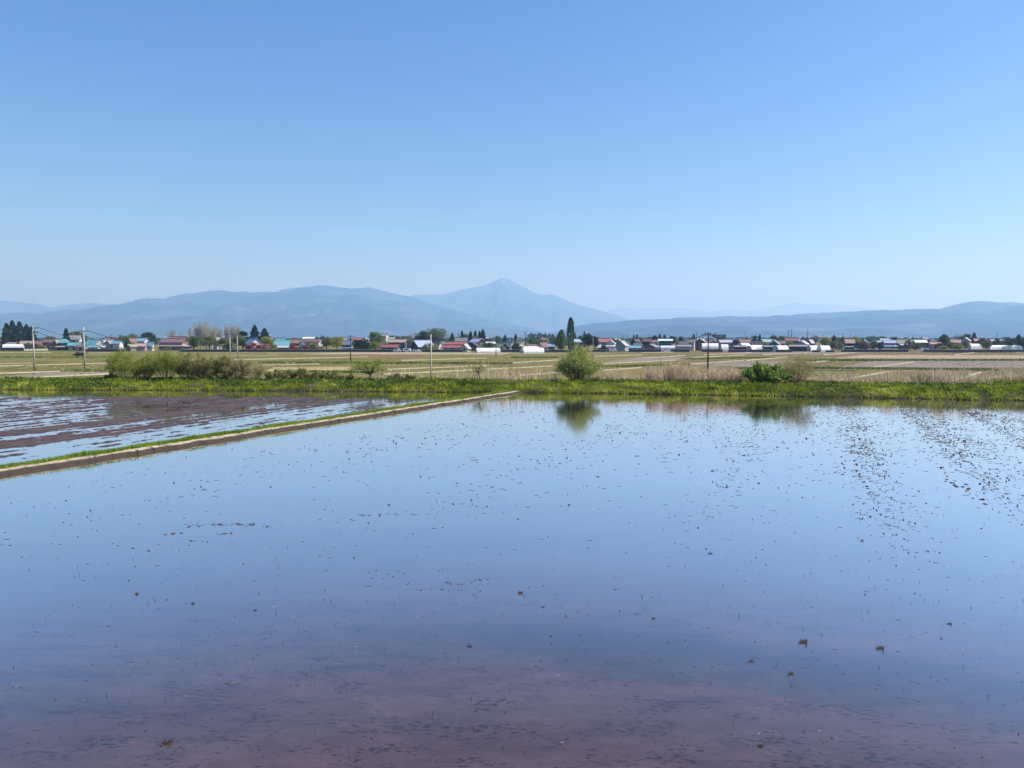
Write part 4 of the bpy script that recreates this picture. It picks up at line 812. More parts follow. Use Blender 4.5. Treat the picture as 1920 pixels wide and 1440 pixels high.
# --- walls along the village and other low things
def wall(D, x0, x1, yt, label, m=M_concd, D2=None, cat='wall', thick=.4):
    D2 = D2 or D; A = Vector((XA(x0, D), D, ZF)); B = Vector((XA(x1, D2), D2, ZF)); h = ZA(yt, D) - ZF; L = (B - A).length
    root = empty('retaining_wall', tuple(A), math.atan2(B.y - A.y, B.x - A.x), label, cat); mb = MB(); mb.box(0, L, 0, thick, -.1, h); mb.build('wall_panel', m, root)
    mb = MB(); mb.box(-.05, L + .05, -.08, thick + .08, h + .002, h + .14); mb.build('coping', M_conc if m is M_concd else m, root)
    mb = MB(); k = 0
    while k < L: mb.box(k, k + .25, -.12, -.003, -.1, h * .96); k += 3.2
    mb.build('buttresses', m, root)
wall(393, 335, 598, 655.6, 'dark low wall running below the olive trees and turquoise house', D2=390); wall(390, 598, 745, 655.4, 'dark low wall below the willows and cedar hedge'); wall(390, 746, 868, 655.6, 'dark low wall in front of the big dark barn')
wall(388, 940, 975, 656.0, 'short dark wall between the two front greenhouses'); wall(386, 1022, 1070, 656.2, 'dark wall between the nearest greenhouse and the big shrub'); wall(392, 1112, 1136, 655.8, 'dark low hedge wall right of the dark pine')
wall(388, 1180, 1242, 655, 'dark wall in front of the olive shed'); wall(388, 1258, 1293, 655, 'dark wall below the plain grey shed'); wall(388, 1316, 1356, 655.2, 'dark wall segment below the tall boxy greenhouse')
wall(386, 1366, 1400, 655.8, 'dark wall segment below the maroon shed'); wall(386, 1402, 1444, 655.8, 'dark wall segment below the thin-roofed shed'); wall(386, 1456, 1486, 656, 'dark wall segment below the large round-backed greenhouse')
wall(384, 1523, 1538, 657, 'short dark wall block below the twin greenhouses'); wall(384, 1549, 1565, 657, 'second short dark block right of the twin greenhouses'); wall(388, 1578, 1704, 655.6, 'long dark wall with pale top below the olive farmhouse')
wall(386, 1733, 1975, 656, 'long dark wall running out of the right edge'); wall(400, 158, 232, 654.5, 'dark low wall below the pale balcony house'); wall(430, 44, 134, 654.9, 'pale concrete wall rising gently at far left', M_conc, D2=455)
wall(418, 0, 44, 652.4, 'dark wall under the long white greenhouse at far left')
# --- small vehicles
M_car = plain('white_car_paint', (.72, .72, .72), .3, .04, 1, .5); M_tyre = plain('black_tyre', (.02, .02, .02), .9, .2, 4); M_black = plain('dark_machine_paint', (.03, .035, .05), .6, .3, 2)
def car(px, D, label, van=False, th=0, m=M_car):
    root = empty('parked_car', (XA(px, D), D + 1, ZF), R(th), label, 'van' if van else 'car', 'white vehicles parked at the village edge')
    pr = [(-1.9, .35), (1.9, .35), (1.95, .8), (1.8, .95), (1.1, 1.02), (.6, 1.5), (-1.4, 1.52), (-1.85, 1.0)] if not van else [(-2, .35), (2, .35), (2.05, 1.0), (1.75, 1.15), (1.35, 1.9), (-1.95, 1.92), (-2, 1.0)]
    mb = MB(); n = len(pr); mb.poly([(x, -.8, z) for x, z in pr] + [(x, .8, z) for x, z in pr], [tuple(range(n)), tuple(range(2*n-1, n-1, -1))] + [(i, i+n, (i+1) % n + n, (i+1) % n) for i in range(n)]); mb.build('body', m, root)
    mb = MB(); z0, z1 = (1.02, 1.42) if not van else (1.15, 1.7); mb.poly([(-1.35, -.82, z0), (.85, -.82, z0), (.5, -.82, z1), (-1.2, -.82, z1)], [(0, 1, 2, 3)]); mb.build('side_window', M_glass, root)
    for x in (-1.2, 1.2):
        for y in (-.75, .75): mb = MB(); mb.tube([(x, y - .1, .32), (x, y + .1, .32)], .32, 10); mb.build('wheel', M_tyre, root)
car(744, 386, 'white car at the right end of the red-roofed shed'); car(763, 384, 'white van between the red-roofed shed and the dark barn', True); car(781, 380, 'white car parked in front of the big dark barn')
car(1150, 398, 'white van under the pale gabled house', True); car(1248, 380, 'pale car below the white tunnel')
car(1737, 392, 'white van at the left end of the long right wall', True)
tr = empty('tractor', (XA(149, 300), 300, ZF), R(8), 'dark farm tractor working in the field beside the second pole', 'tractor')
mb = MB(); mb.box(-.2, 1.3, -.35, .35, .7, 1.35); mb.build('bonnet', M_black, tr); mb = MB(); mb.box(-1.3, -.2, -.6, .6, .8, 1.3); mb.box(-1.25, -.25, -.55, .55, 2.25, 2.4); mb.tube([(-1.2, -.5, 1.3), (-1.2, -.5, 2.25)], .05, 4); mb.tube([(-.3, -.5, 1.3), (-.3, -.5, 2.25)], .05, 4); mb.tube([(-1.2, .5, 1.3), (-1.2, .5, 2.25)], .05, 4); mb.tube([(-.3, .5, 1.3), (-.3, .5, 2.25)], .05, 4); mb.build('cab', M_black, tr)
for x, r_, y in ((-.8, .72, -.7), (-.8, .72, .7), (.95, .42, -.55), (.95, .42, .55)):
    mb = MB(); mb.tube([(x, y - .18, r_), (x, y + .18, r_)], r_, 12); mb.build('wheel', M_tyre, tr)
mb = MB(); mb.box(-2.4, -1.4, -.9, .9, .35, .8); mb.build('tiller', M_black, tr)

# --- utility poles and their wires
M_pole = plain('weathered_concrete_pole', (.36, .34, .31), .9, .12, 1.5); M_pole_shade = plain('shaded_pole', (.028, .024, .022), .9, .2, 1.5); M_iron = plain('dark_iron', (.06, .065, .07), .6, .2, 2); M_wire = plain('power_wire', (.04, .05, .06), .7, .1, 1)  # the dark pole colour holds the shade on thin concrete poles
def pole(px, yt, D, label, kind=1, m=None, r=.17, base=None, group='utility poles'):
    x = XA(px, D); zb = ZF if base is None else base; h = ZA(yt, D) - zb; root = empty('utility_pole', (x, D, zb), 0, label, 'utility pole', group)
    mb = MB(); mb.tube([(0, 0, -.3), (0, 0, h)], [r, r * .62], 10); mb.build('post', m or M_pole, root, True)
    def arm(z, w_, off_=0, n=3):
        a = MB(); a.box(-w_ / 2 + off_, w_ / 2 + off_, -.05 - .09, -.09, z - .05, z + .05); ar = a.build('crossarm', M_iron, root)
        for i in range(n):
            xx = off_ - w_ / 2 + .12 + (w_ - .24) * i / max(1, n - 1); s = MB(); s.tube([(xx, -.11, z + .05), (xx, -.11, z + .3)], [.05, .07], 6); s.build('insulator', M_iron, ar)
    if kind == 1: arm(h - .3, 1.6, .25)
    elif kind == 2: arm(h - .5, 1.7, .3); arm(h - 1.5, 1.7, .3)
    elif kind == 3: arm(h - .95, 2.0, 0, 4); s = MB(); s.tube([(-.35, -.2, h - 1.9), (-.35, -.2, h - 1.3)], .18, 8); s.build('transformer', M_iron, root)
    elif kind == 4:
        mb = MB(); k = h
        while k > h * .45: mb.box(-.25, .25, -.03 - r, -r + .02, k - .02, k + .02); k -= .45
        mb.build('step_bolts', M_iron, root); arm(h - .2, .9)
    return root
pole(62.5, 611, 168, 'leftmost concrete pole with two crossarms in the field', 2, r=.2)
pole(157.5, 613, 172, 'second concrete pole from the left with a broad crossarm', 3, r=.2)
pole(431, 625, 246, 'left one of the twin pale poles behind the thicket', 1, r=.2); pole(445, 626, 249, 'right one of the twin pale poles behind the thicket', 1, r=.2)
pole(657, 629, 238, 'dark wooden pole in the field before the cedar hedge', 1, M_pole_shade, .17)
pole(808, 627, 104, 'lone pole standing at the bank right of the little yellow tree', 0, r=.12, base=-1.9); pole(1328, 624, 104, 'dark pole at the bank carrying wires to both sides', 1, M_pole_shade, .13, base=-1.9)
pole(930, 629, 300, 'dark pole left of the first front greenhouse', 1, M_pole_shade, .16); pole(985, 622, 470, 'lattice-like pole behind the brown sheds', 4, M_pole_shade, .3); pole(1027, 634, 345, 'thin grey pole right of the nearest greenhouse', 0, M_pole, .12)
pole(208, 626, 500, 'distant pole above the blue-roofed white house', 1, M_pole_shade, .2); pole(606, 628, 620, 'tall distant pole above the long white hall', 4, M_pole_shade, .25); pole(746, 636, 440, 'small pole before the dark blue farmhouse', 1, M_pole_shade, .12)
pole(860, 624, 520, 'pole with wires above the grey tiled farmhouse', 3, M_pole_shade, .22); pole(1112, 634, 395, 'grey pole in front of the dark pine', 0, M_pole, .14); pole(1168, 628, 620, 'distant pole right of the coral roof', 4, M_pole_shade, .24); pole(1176, 628, 680, 'second distant pole right of the coral roof', 1, M_pole_shade, .24)
pole(1299, 629, 520, 'pole right of the dark roofed house', 1, M_pole_shade, .18); pole(1306, 622, 620, 'taller distant pole left of the dark bank pole', 4, M_pole_shade, .24); pole(1317, 625, 600, 'distant pole just left of the dark bank pole', 3, M_pole_shade, .24)
pole(1397, 622, 560, 'tall thin pole above the brown roof', 0, M_pole_shade, .22); pole(1408, 629, 430, 'dark pole right of the tall thin pole', 1, M_pole_shade, .14); pole(1478, 619, 640, 'distant mast with a dark panel above the mauve roof', 3, M_pole_shade, .3); pole(1484, 617, 660, 'tallest distant mast above the mauve roof', 4, M_pole_shade, .34)
pole(1514, 617, 720, 'tall distant pole above the pale double roof', 0, M_pole_shade, .3); pole(1542, 628, 470, 'dark pole left of the yellow-green trees', 1, M_pole_shade, .16); pole(1581, 625, 700, 'distant pole above the trees', 1, M_pole_shade, .26); pole(1594, 626, 720, 'distant pole right of the dark cedar top', 4, M_pole_shade, .26)
pole(1687, 630, 620, 'dark pole above the long olive roof', 0, M_pole_shade, .2); pole(1710, 629, 640, 'second dark pole above the long olive roof', 1, M_pole_shade, .2); pole(1766, 632, 520, 'dark pole left of the round dark tree', 0, M_pole_shade, .18); pole(1793, 627, 680, 'latticed distant pole right of the round dark tree', 4, M_pole_shade, .3)
pole(1869, 627, 480, 'dark pole before the long whitish roof', 1, M_pole_shade, .2); pole(1891, 631, 440, 'dark pole left of the dark trees at the right edge', 1, M_pole_shade, .16); pole(1650, 643.5, 385, 'short post on the long dark wall', 0, M_pole_shade, .14)
def wire(p0, p1, sag, label, r=.03):
    a = Vector(AT(*p0)); b = Vector(AT(*p1)); mb = MB(); mb.tube([a.lerp(b, u) + Vector((0, 0, -sag * 4 * u * (1 - u))) for u in np.linspace(0, 1, 13)], r, 4)
    c = a.copy(); o = mb.build('power_line', M_wire); tag(o, label, 'power line', 'power lines sagging between the poles')
wire((69, 613.2, 168), (208, 629, 500), 3.0, 'upper wire falling right from the leftmost pole', .07); wire((68, 622, 168), (180, 634, 520), 3, 'lower wire falling right from the leftmost pole', .07)
wire((164, 619.5, 172), (300, 633, 560), 3.4, 'wire falling right from the second pole', .07); wire((-80, 608, 190), (58, 613.2, 168), 1, 'wire entering from the left edge to the leftmost pole', .02)
wire((1328, 624.5, 104), (1262, 632.5, 330), 1.2, 'wire running left from the dark bank pole', .06); wire((1328, 624.5, 104), (1396, 631.5, 360), 1.2, 'wire running right from the dark bank pole', .06)
wire((1869, 634.5, 480), (1960, 629, 420), 1.6, 'wires leaving the right edge above the dark trees', .09); wire((860, 625, 520), (746, 636.5, 440), 2, 'faint wire from the pole above the grey tiled roof', .05); wire((930, 629.5, 300), (985, 626, 470), 1.4, 'faint wire between the greenhouse pole and the latticed pole', .04)
wire((431, 626, 246), (657, 630, 238), 2.2, 'long faint wire from the twin poles to the wooden pole', .02)

# ================================================================ TREES
def foliage(name, P, size, m, root, up=.2, W=.7):
    V, Fc = leafquads(P, rng.uniform(.6, 1.3, len(P)) * size, rng.uniform(.6, 1.2, len(P)) * size * W, up); link(name, npmesh(name, V, Fc, m, attr=rng.uniform(0, 1, len(P))), root)
M_trunk = plain('tree_bark', (.10, .08, .065), .95, .3, 1.5); M_pale = plain('pale_bark', (.36, .33, .28), .9, .2, 1.5)
T_dark = leafmat('dark_conifer', (.006, .016, .012), (.035, .06, .04), .35, .12); T_hedge = leafmat('cedar_hedge_leaf', (.010, .025, .016), (.04, .07, .04), .4, .12); T_deep = leafmat('deep_green_leaf', (.015, .04, .018), (.07, .12, .045), .35, .2)
T_mid = leafmat('mid_green_leaf', (.035, .075, .02), (.14, .21, .06), .35, .3); T_olive = leafmat('olive_spring_leaf', (.06, .075, .025), (.21, .23, .09), .3, .3); T_yel = leafmat('yellow_spring_leaf', (.12, .14, .02), (.36, .37, .07), .4, .35)
T_gg = leafmat('grey_green_leaf', (.05, .07, .035), (.20, .24, .13), .25, .3); T_bare = leafmat('bud_haze', (.12, .13, .08), (.26, .27, .17), .4, .3); T_red = leafmat('red_blossom', (.16, .01, .025), (.42, .05, .08), .8, .3); T_pink = leafmat('pink_blossom', (.25, .10, .10), (.48, .26, .24), .8, .3); T_brown = leafmat('brown_bud', (.07, .055, .04), (.20, .16, .12), .4, .2)
def tree(kind, px, wpx, yt, D, m, label, group=None, dens=1.0, cat='tree', yb=None, name=None):
    X = XA(px, D); Ht = ZA(yt, D) - ZF; Wd = wpx / F * D; r = np.random.default_rng(int(px * 7 + yt * 13 + D)); z0 = (ZA(yb, D) - ZF) if yb else Ht * .22
    root = empty(name or {'cedar': 'cedar_tree', 'pine': 'pine_tree', 'poplar': 'poplar_tree', 'bare': 'bare_tree', 'bush': 'garden_shrub'}.get(kind, 'tree'), (X, D + Wd / 2, ZF), 0, label, cat, group)
    sz = .42 * (D / 400) ** .8; tr_ = MB()
    if kind in ('round', 'bush', 'pine', 'willow'):
        nl = {'round': 11, 'bush': 7, 'pine': 8, 'willow': 14}[kind]; z0 = .1 if kind == 'bush' else z0; hc = (Ht - z0); C = []
        for i in range(nl):
            a = r.uniform(0, 6.28); q = math.sqrt(r.uniform(.05, 1)) * .62; zz = r.uniform(.2, .82); prf = math.sin(math.pi * min(1, .12 + zz * .8)) ** .7
            C.append((math.cos(a) * q * Wd / 2 * prf * 1.1, math.sin(a) * q * Wd / 2 * prf * 1.1, z0 + hc * zz, r.uniform(.26, .42) * min(Wd, hc * 1.3) / 2))
        C += [(0, 0, z0 + hc * .80, .2 * hc), (Wd * .30, 0, z0 + hc * .42, Wd * .2), (-Wd * .30, 0, z0 + hc * .45, Wd * .2), (Wd * .14, 0, z0 + hc * .7, Wd * .2), (-Wd * .15, 0, z0 + hc * .68, Wd * .2)]
        n = int(min(4600, max(500, 55 * (Wd * hc) / (sz * sz) * .11)) * dens); P = []
        per = max(20, n // len(C))
        for cx, cy_, cz, rr in C:
            d = r.normal(0, 1, (per, 3)); d /= np.linalg.norm(d, axis=1)[:, None]; q = rr * r.uniform(.45, 1.08, (per, 1)) ** .7
            sc = np.array([1.1, 1.0, .6 if kind == 'pine' else .85]); P.append(np.array([cx, cy_, cz]) + d * q * sc)
        P = np.concatenate(P); P[:, 2] = np.clip(P[:, 2], .05, Ht + .1)
        tr_.tube([(0, 0, -.1), (.1, 0, z0 + hc * .3), (0, .1, z0 + hc * .75)], [.035 * Ht ** .9 + .05, .025 * Ht ** .9, .05], 7)
        for cx, cy_, cz, rr in C[:7]: tr_.tube([(0, 0, z0 * .8 + hc * .08), (cx * .5, cy_ * .5, (z0 + cz) / 2), (cx, cy_, cz)], [.09, .06, .03], 4)
        tr_.build('trunk', M_trunk, root); foliage('crown', P, sz, m, root)
    elif kind in ('cedar', 'poplar'):
        z0 = yb and z0 or Ht * (.06 if kind == 'cedar' else .1); n = int(min(4500, max(700, 60 * (Wd * Ht) / (sz * sz) * .13)) * dens); u = r.uniform(0, 1, n)
        if kind == 'cedar': rad = Wd / 2 * (1 - u) ** .62 * (.72 + .38 * np.abs(np.sin(u * 17 + r.uniform(0, 3))))
        else: rad = Wd / 2 * np.clip(np.sin(np.pi * np.clip(u * .86 + .13, 0, 1)), 0, 1) ** .55 * (.75 + .35 * fbm(u * 9, u * 0, int(px), 3) * 1.2)
        a = r.uniform(0, 6.28, n); ang = .78 + .45 * fbm(np.cos(a) * 1.6 + 3, u * 7 + np.sin(a) * 1.6, int(px) + 5, 3); q = rad * ang * r.uniform(.35, 1, n) ** .5
        P = np.stack([np.cos(a) * q, np.sin(a) * q, z0 + (Ht - z0) * u - (.12 * q if kind == 'cedar' else -.2 * q)], 1)
        tr_.tube([(0, 0, -.1), (0, 0, Ht * .5), (0, 0, Ht * .97)], [.02 * Ht + .08, .014 * Ht, .03], 7)
        for i in range(9):
            zz = z0 + (Ht - z0) * (i + .5) / 9; aa = r.uniform(0, 6.28); L = Wd * .35 * (1 - i / 11); tr_.tube([(0, 0, zz), (math.cos(aa) * L, math.sin(aa) * L, zz + (.3 * L if kind == 'poplar' else -.1 * L))], [.06, .02], 4)
        tr_.build('trunk', M_trunk, root); foliage('crown', P, sz, m, root, -.2 if kind == 'cedar' else .8)
    elif kind == 'bare':
        tw = [(0, 0, Ht * .08)]; P = []; tr_.tube([(0, 0, -.1), (0, 0, Ht * .25)], [.025 * Ht, .02 * Ht], 7); br = MB()
        for i in range(26):
            a = r.uniform(0, 6.28); q = math.sqrt(r.uniform(0, 1)) * Wd / 2; ht = Ht * (1 - .22 * (q / (Wd / 2)) ** 2) * r.uniform(.8, 1)
            pts = [Vector((0, 0, Ht * .18)), Vector((math.cos(a) * q * .55, math.sin(a) * q * .55, Ht * .42)), Vector((math.cos(a) * q * .88, math.sin(a) * q * .88, ht * .74)), Vector((math.cos(a) * q, math.sin(a) * q, ht))]
            br.tube(pts, [.14, .11, .08, .04], 4)
            for k in range(6):
                j = r.integers(1, 3); p = pts[j].lerp(pts[j+1], r.uniform(0, 1)); e = p + Vector((r.normal(0, .12) * Wd * .5, r.normal(0, .12) * Wd * .5, Ht * r.uniform(.08, .2))); e.z = min(e.z, Ht); br.tube([p, e], [.06, .03], 3)
                for w_ in range(int(9 * dens)): P.append(tuple(p.lerp(e, r.uniform(0, 1.1)) + Vector(r.normal(0, .28, 3))))
        tr_.build('trunk', M_pale, root); br.build('branches', M_pale, root); foliage('crown', np.array(P), sz * .62, m, root)
    return root
g1 = 'dark cedars behind the leftmost greenhouse'
for px, wp, yt, D, lb in [(4, 17, 606, 500, 'short pointed dark cedar at the very left edge'), (14, 19, 600.5, 495, 'tallest dark cedar with a ragged top at the left edge'), (28, 18, 602.5, 490, 'tall dark cedar second highest of the left group'), (41, 18, 608, 498, 'broad dark cedar in the middle right of the left group'), (51, 17, 612, 492, 'rounded dark cedar at the right end of the left group'), (22, 16, 612, 480, 'lower dark cedar filling the front of the left group'), (59, 12, 628, 500, 'low dark tree just behind the leftmost pole')]:
    tree('cedar', px, wp * 1.65, yt, D, T_dark, lb, g1, 1.5)
for k, px, wp, yt, D, m, lb in [
 ('round', 7, 12, 615, 480, T_deep, 'small olive tree in front of the leftmost cedars'), ('bush', 46, 18, 643, 455, T_olive, 'olive shrub before the olive roofed shed'), ('bush', 57, 14, 645, 440, T_hedge, 'dark shrub touching the leftmost pole'), ('bush', 88, 20, 644, 450, T_brown, 'brownish bushy shrubs below the dull maroon roof'), ('bush', 74, 13, 648, 440, T_yel, 'small pale shrub right of the leftmost pole'),
 ('cedar', 119, 14, 616, 470, T_dark, 'pointed dark cedar left of the grey tiled house'), ('round', 131, 22, 620, 530, T_olive, 'yellow-green tree crown behind the grey tiled house'), ('round', 152, 18, 628, 540, T_gg, 'grey-green tree right of the grey tiled house'), ('round', 86, 22, 630, 620, T_gg, 'far grey-green tree above the dull maroon roof'),
 ('round', 226, 22, 629, 470, T_olive, 'olive brown tree behind the blue-roofed white house'), ('round', 241, 24, 625, 500, T_olive, 'taller olive tree left of the long blue roof'), ('round', 231, 18, 636, 440, T_deep, 'dark green tree right of the blue-roofed white house'), ('pine', 268, 21, 621.5, 510, T_dark, 'dark pine with rounded pads above the long blue roof'), ('round', 284, 11, 625, 515, T_deep, 'green round tree right of the dark pine'),
 ('round', 355, 26, 630, 415, T_mid, 'dark green garden tree left of the olive trees'), ('round', 384, 32, 629, 420, T_olive, 'wide olive tree with a pale trunk below the bare poplars'), ('round', 414, 24, 634, 412, T_olive, 'olive tree between the small gable and the twin poles'), ('round', 437, 30, 628, 418, T_olive, 'large olive tree directly behind the twin poles'), ('bush', 425, 26, 645, 405, T_deep, 'dark hedge shrub left of the twin poles'),
 ('pine', 449, 24, 618.5, 470, T_dark, 'dark spreading pine right of the twin poles'), ('round', 452, 12, 636, 405, T_deep, 'dark green shrubby tree at the left edge of the huge blue roof'), ('bush', 470, 24, 643, 398, T_red, 'crimson blossoming shrub before the huge blue roof'), ('bush', 492, 18, 644, 400, T_pink, 'dusty pink blossoming shrub right of the crimson one'),
 ('round', 496, 22, 631.5, 420, T_yel, 'yellow-green tree right of the huge blue roof'), ('bush', 509, 15, 646, 402, T_yel, 'low yellow-green shrub before the steep turquoise roof'), ('cedar', 473, 22, 610, 455, T_dark, 'tall black cedar above the huge blue roof'), ('cedar', 491, 25, 616, 458, T_dark, 'rounded black cedar right of the tall one'), ('bush', 546, 13, 646, 398, T_red, 'rose-pink shrub at the right end of the steep turquoise house'),
 ('bush', 569.5, 8, 647, 398, T_red, 'small rose-pink shrub below the little white gable'), ('round', 584, 15, 643, 405, T_yel, 'yellow-green round tree before the mauve-roofed house'), ('willow', 609, 18, 631, 415, T_olive, 'tall olive willow right of the mauve-roofed house'), ('willow', 627, 30, 631, 412, T_yel, 'broad yellow-olive willow left of the slate blue roof'), ('round', 603, 6, 628, 520, T_dark, 'small dark round treetop above the tall olive willow'),
 ('round', 592, 6, 631, 560, T_dark, 'tiny dark treetop beside the long white hall'), ('round', 701, 25, 621, 425, T_mid, 'fresh green tree left of the tall beige block'), ('bush', 702, 20, 641, 402, T_yel, 'yellow-green shrub below the fresh green tree'), ('bush', 722, 16, 641, 420, T_yel, 'yellow shrub between the fresh green tree and the pinkish roof'),
 ('round', 733, 9, 628, 540, T_deep, 'dark treetop above the small pale green roof'), ('round', 745, 14, 630, 600, T_gg, 'bluish far tree left of the giant tree'), ('bush', 768, 12, 641, 430, T_olive, 'olive shrub right of the dark blue farmhouse'), ('round', 812, 46, 614.5, 455, T_gg, 'giant grey-green round tree behind the big dark barn'), ('round', 791, 24, 619, 450, T_deep, 'dark green left shoulder tree beside the giant tree'),
 ('bare', 773, 20, 625, 452, T_brown, 'brown leafless tree left of the giant tree'), ('bush', 804, 26, 644, 400, T_yel, 'yellowish brown bush in front of the steel blue barn roof'), ('round', 916, 27, 643, 405, T_mid, 'round green bush behind the first front greenhouse'), ('cedar', 847, 13, 625, 520, T_deep, 'dark fir left of the pole above the grey tiled roof'),
 ('cedar', 866, 9, 621.5, 600, T_dark, 'thin dark cedar, first of the row above the grey tiled farmhouse'), ('round', 874, 14, 625, 610, T_gg, 'rounded green tree between the thin cedars'), ('cedar', 882, 12, 622, 560, T_dark, 'dark cedar, second of the row above the dark gable'), ('cedar', 891, 9, 621, 600, T_dark, 'narrow cedar, third of the row above the dark gable'), ('cedar', 899, 9, 621, 600, T_dark, 'narrow cedar, fourth of the row above the dark gable'),
 ('cedar', 905, 14, 618.5, 595, T_dark, 'tallest cedar at the right end of the row above the dark gable'), ('round', 890, 10, 629, 540, T_yel, 'yellow-green tree in the cedar row'), ('round', 916, 14, 634.5, 520, T_deep, 'dark round tree right of the cedar row'), ('round', 934, 10, 630, 620, T_gg, 'bluish tree behind the small green gabled house'), ('cedar', 947, 11, 629, 620, T_deep, 'far dark fir above the grey-green roof'),
 ('cedar', 967, 8, 627, 560, T_dark, 'dark pointed treetop above the cream tower house'), ('bush', 968, 16, 643, 405, T_deep, 'dark green tree before the cream tower house'), ('round', 1014, 26, 637, 520, T_olive, 'yellow-olive trees behind the purplish roof'), ('round', 1053, 32, 628, 395, T_mid, 'broad fresh green tree left of the poplar'), ('poplar', 1053, 17, 619.5, 392, T_mid, 'pointed green top rising from the broad tree'),
 ('poplar', 1070.5, 17.5, 596.5, 430, T_deep, 'tall columnar poplar towering above the village centre'), ('cedar', 1078, 8, 624, 560, T_deep, 'small bluish fir right of the poplar'), ('round', 1090, 16, 629, 560, T_mid, 'pale green trees behind the hipped mauve roof'), ('round', 1104, 20, 624.5, 402, T_dark, 'big black pine left of the coral roof'), ('round', 1116, 15, 629, 404, T_dark, 'right half of the black pine clump'), ('cedar', 1096, 6, 622, 560, T_deep, 'thin dark fir left of the black pine'),
 ('bush', 1133, 10, 648, 402, T_deep, 'dark green shrub right of the little pale hipped house'), ('bush', 1145, 10, 651, 400, T_pink, 'dull pink shrub below the white gabled house'), ('round', 1150, 8, 632, 560, T_gg, 'grey tree above the coral roof'), ('round', 1218, 20, 640, 415, T_dark, 'low dark spreading tree before the teal building'), ('cedar', 1189, 6, 629, 640, T_deep, 'small far fir above the dark gabled house'), ('cedar', 1195, 6, 628, 660, T_deep, 'second small far fir above the dark gabled house'),
 ('round', 1229, 10, 628, 640, T_dark, 'dark far tree left of the teal building'), ('cedar', 1238, 8, 627, 720, T_deep, 'bluish far conifer behind the teal building'), ('cedar', 1247, 9, 628, 720, T_deep, 'second bluish far conifer behind the teal building'), ('round', 1262, 14, 630, 600, T_deep, 'dark tree right behind the teal building'), ('round', 1278, 8, 630, 600, T_dark, 'black treetop above the plain grey shed'),
 ('cedar', 1302, 8, 627, 640, T_deep, 'dark fir left of the dark bank pole'), ('round', 1402, 6, 631, 620, T_gg, 'small far tree right of the tall thin pole'), ('round', 1418, 9, 628.5, 600, T_deep, 'dark rounded tree above the dark roof'), ('cedar', 1426, 7, 628, 600, T_dark, 'dark pointed tree beside the rounded one'), ('bush', 1434, 9, 640, 430, T_yel, 'small yellow-green tree left of the teal gable'), ('round', 1453, 13, 628.5, 560, T_deep, 'dark leafy tree above the teal gable'),
 ('round', 1471, 15, 629.5, 540, T_olive, 'yellow-olive tree left of the masts'), ('bush', 1485, 12, 638.5, 425, T_yel, 'bright yellow-green tree before the tall brown house'), ('bare', 1530, 10, 628, 500, T_brown, 'dark bare forked tree right of the pale double roof'), ('cedar', 1507, 6, 632, 700, T_deep, 'tiny far fir above the pale double roof'), ('round', 1553, 18, 631, 470, T_yel, 'yellow-green tree right of the dark pole'), ('bush', 1566, 18, 640, 425, T_olive, 'olive green shrub tree right of the twin greenhouses'),
 ('cedar', 1566, 9, 629, 520, T_dark, 'small dark cedar top among the yellow-green trees'), ('round', 1582, 14, 632, 460, T_olive, 'olive tree left of the mauve-pink roof'), ('bush', 1577, 14, 641, 430, T_gg, 'grey green shrub below the olive tree'), ('round', 1609, 16, 630.5, 520, T_yel, 'pale yellow-green tree right of the mauve-pink roof'), ('bush', 1612, 12, 641, 450, T_deep, 'dark shrub left of the olive gabled barn'),
 ('bush', 1628, 20, 641, 445, T_brown, 'brown-olive shrubs before the olive gabled barn'), ('bush', 1645, 18, 638.5, 450, T_olive, 'olive shrub row right of the olive gabled barn'), ('bush', 1654, 12, 641, 440, T_dark, 'dark shrub left of the pale mauve house'), ('round', 1681, 12, 631, 560, T_brown, 'dark reddish treetop between the mauve and olive roofs'), ('bush', 1723, 14, 643, 440, T_olive, 'olive shrub under the white roof'),
 ('bush', 1766, 14, 643, 425, T_dark, 'dark spreading tree right of the salmon roof'), ('round', 1776.5, 18, 626.5, 500, T_deep, 'big round dark green tree standing above the right village'), ('bush', 1776, 22, 650, 400, T_yel, 'low yellow-green hedge above the long right wall'), ('willow', 1790, 14, 641, 410, T_gg, 'greyish willow above the long right wall'), ('bush', 1803, 18, 644, 404, T_yel, 'bright yellow-green shrub between two willows'),
 ('willow', 1815, 14, 639, 410, T_olive, 'olive willow right of the bright shrub'), ('round', 1803, 10, 629, 640, T_gg, 'grey-green far tree right of the latticed pole'), ('round', 1817, 16, 625.5, 620, T_deep, 'dark rounded dome tree above the grey gable'), ('cedar', 1831, 12, 624, 600, T_deep, 'dark pointed tree right of the dome tree'), ('round', 1845, 12, 634, 480, T_deep, 'dark tree right of the bright coral roof'), ('willow', 1857, 20, 638.5, 420, T_olive, 'olive willow before the greenhouses near the right edge'),
 ('round', 1885, 8, 642, 440, T_deep, 'thin dark tree before the long white greenhouse'), ('round', 1903, 24, 634, 450, T_deep, 'dark bluish trees left of the right edge'), ('cedar', 1917, 16, 628, 455, T_dark, 'tall dark tree at the right edge'), ('round', 1935, 30, 632, 450, T_deep, 'dark tree just beyond the right edge')]:
    tree(k, px, wp * (1.3 if k not in ('cedar', 'poplar') else 1.35 if k == 'cedar' else .95), yt - .5, D, m, lb, dens=2.0)
g2 = 'bare pale poplars above the olive trees'
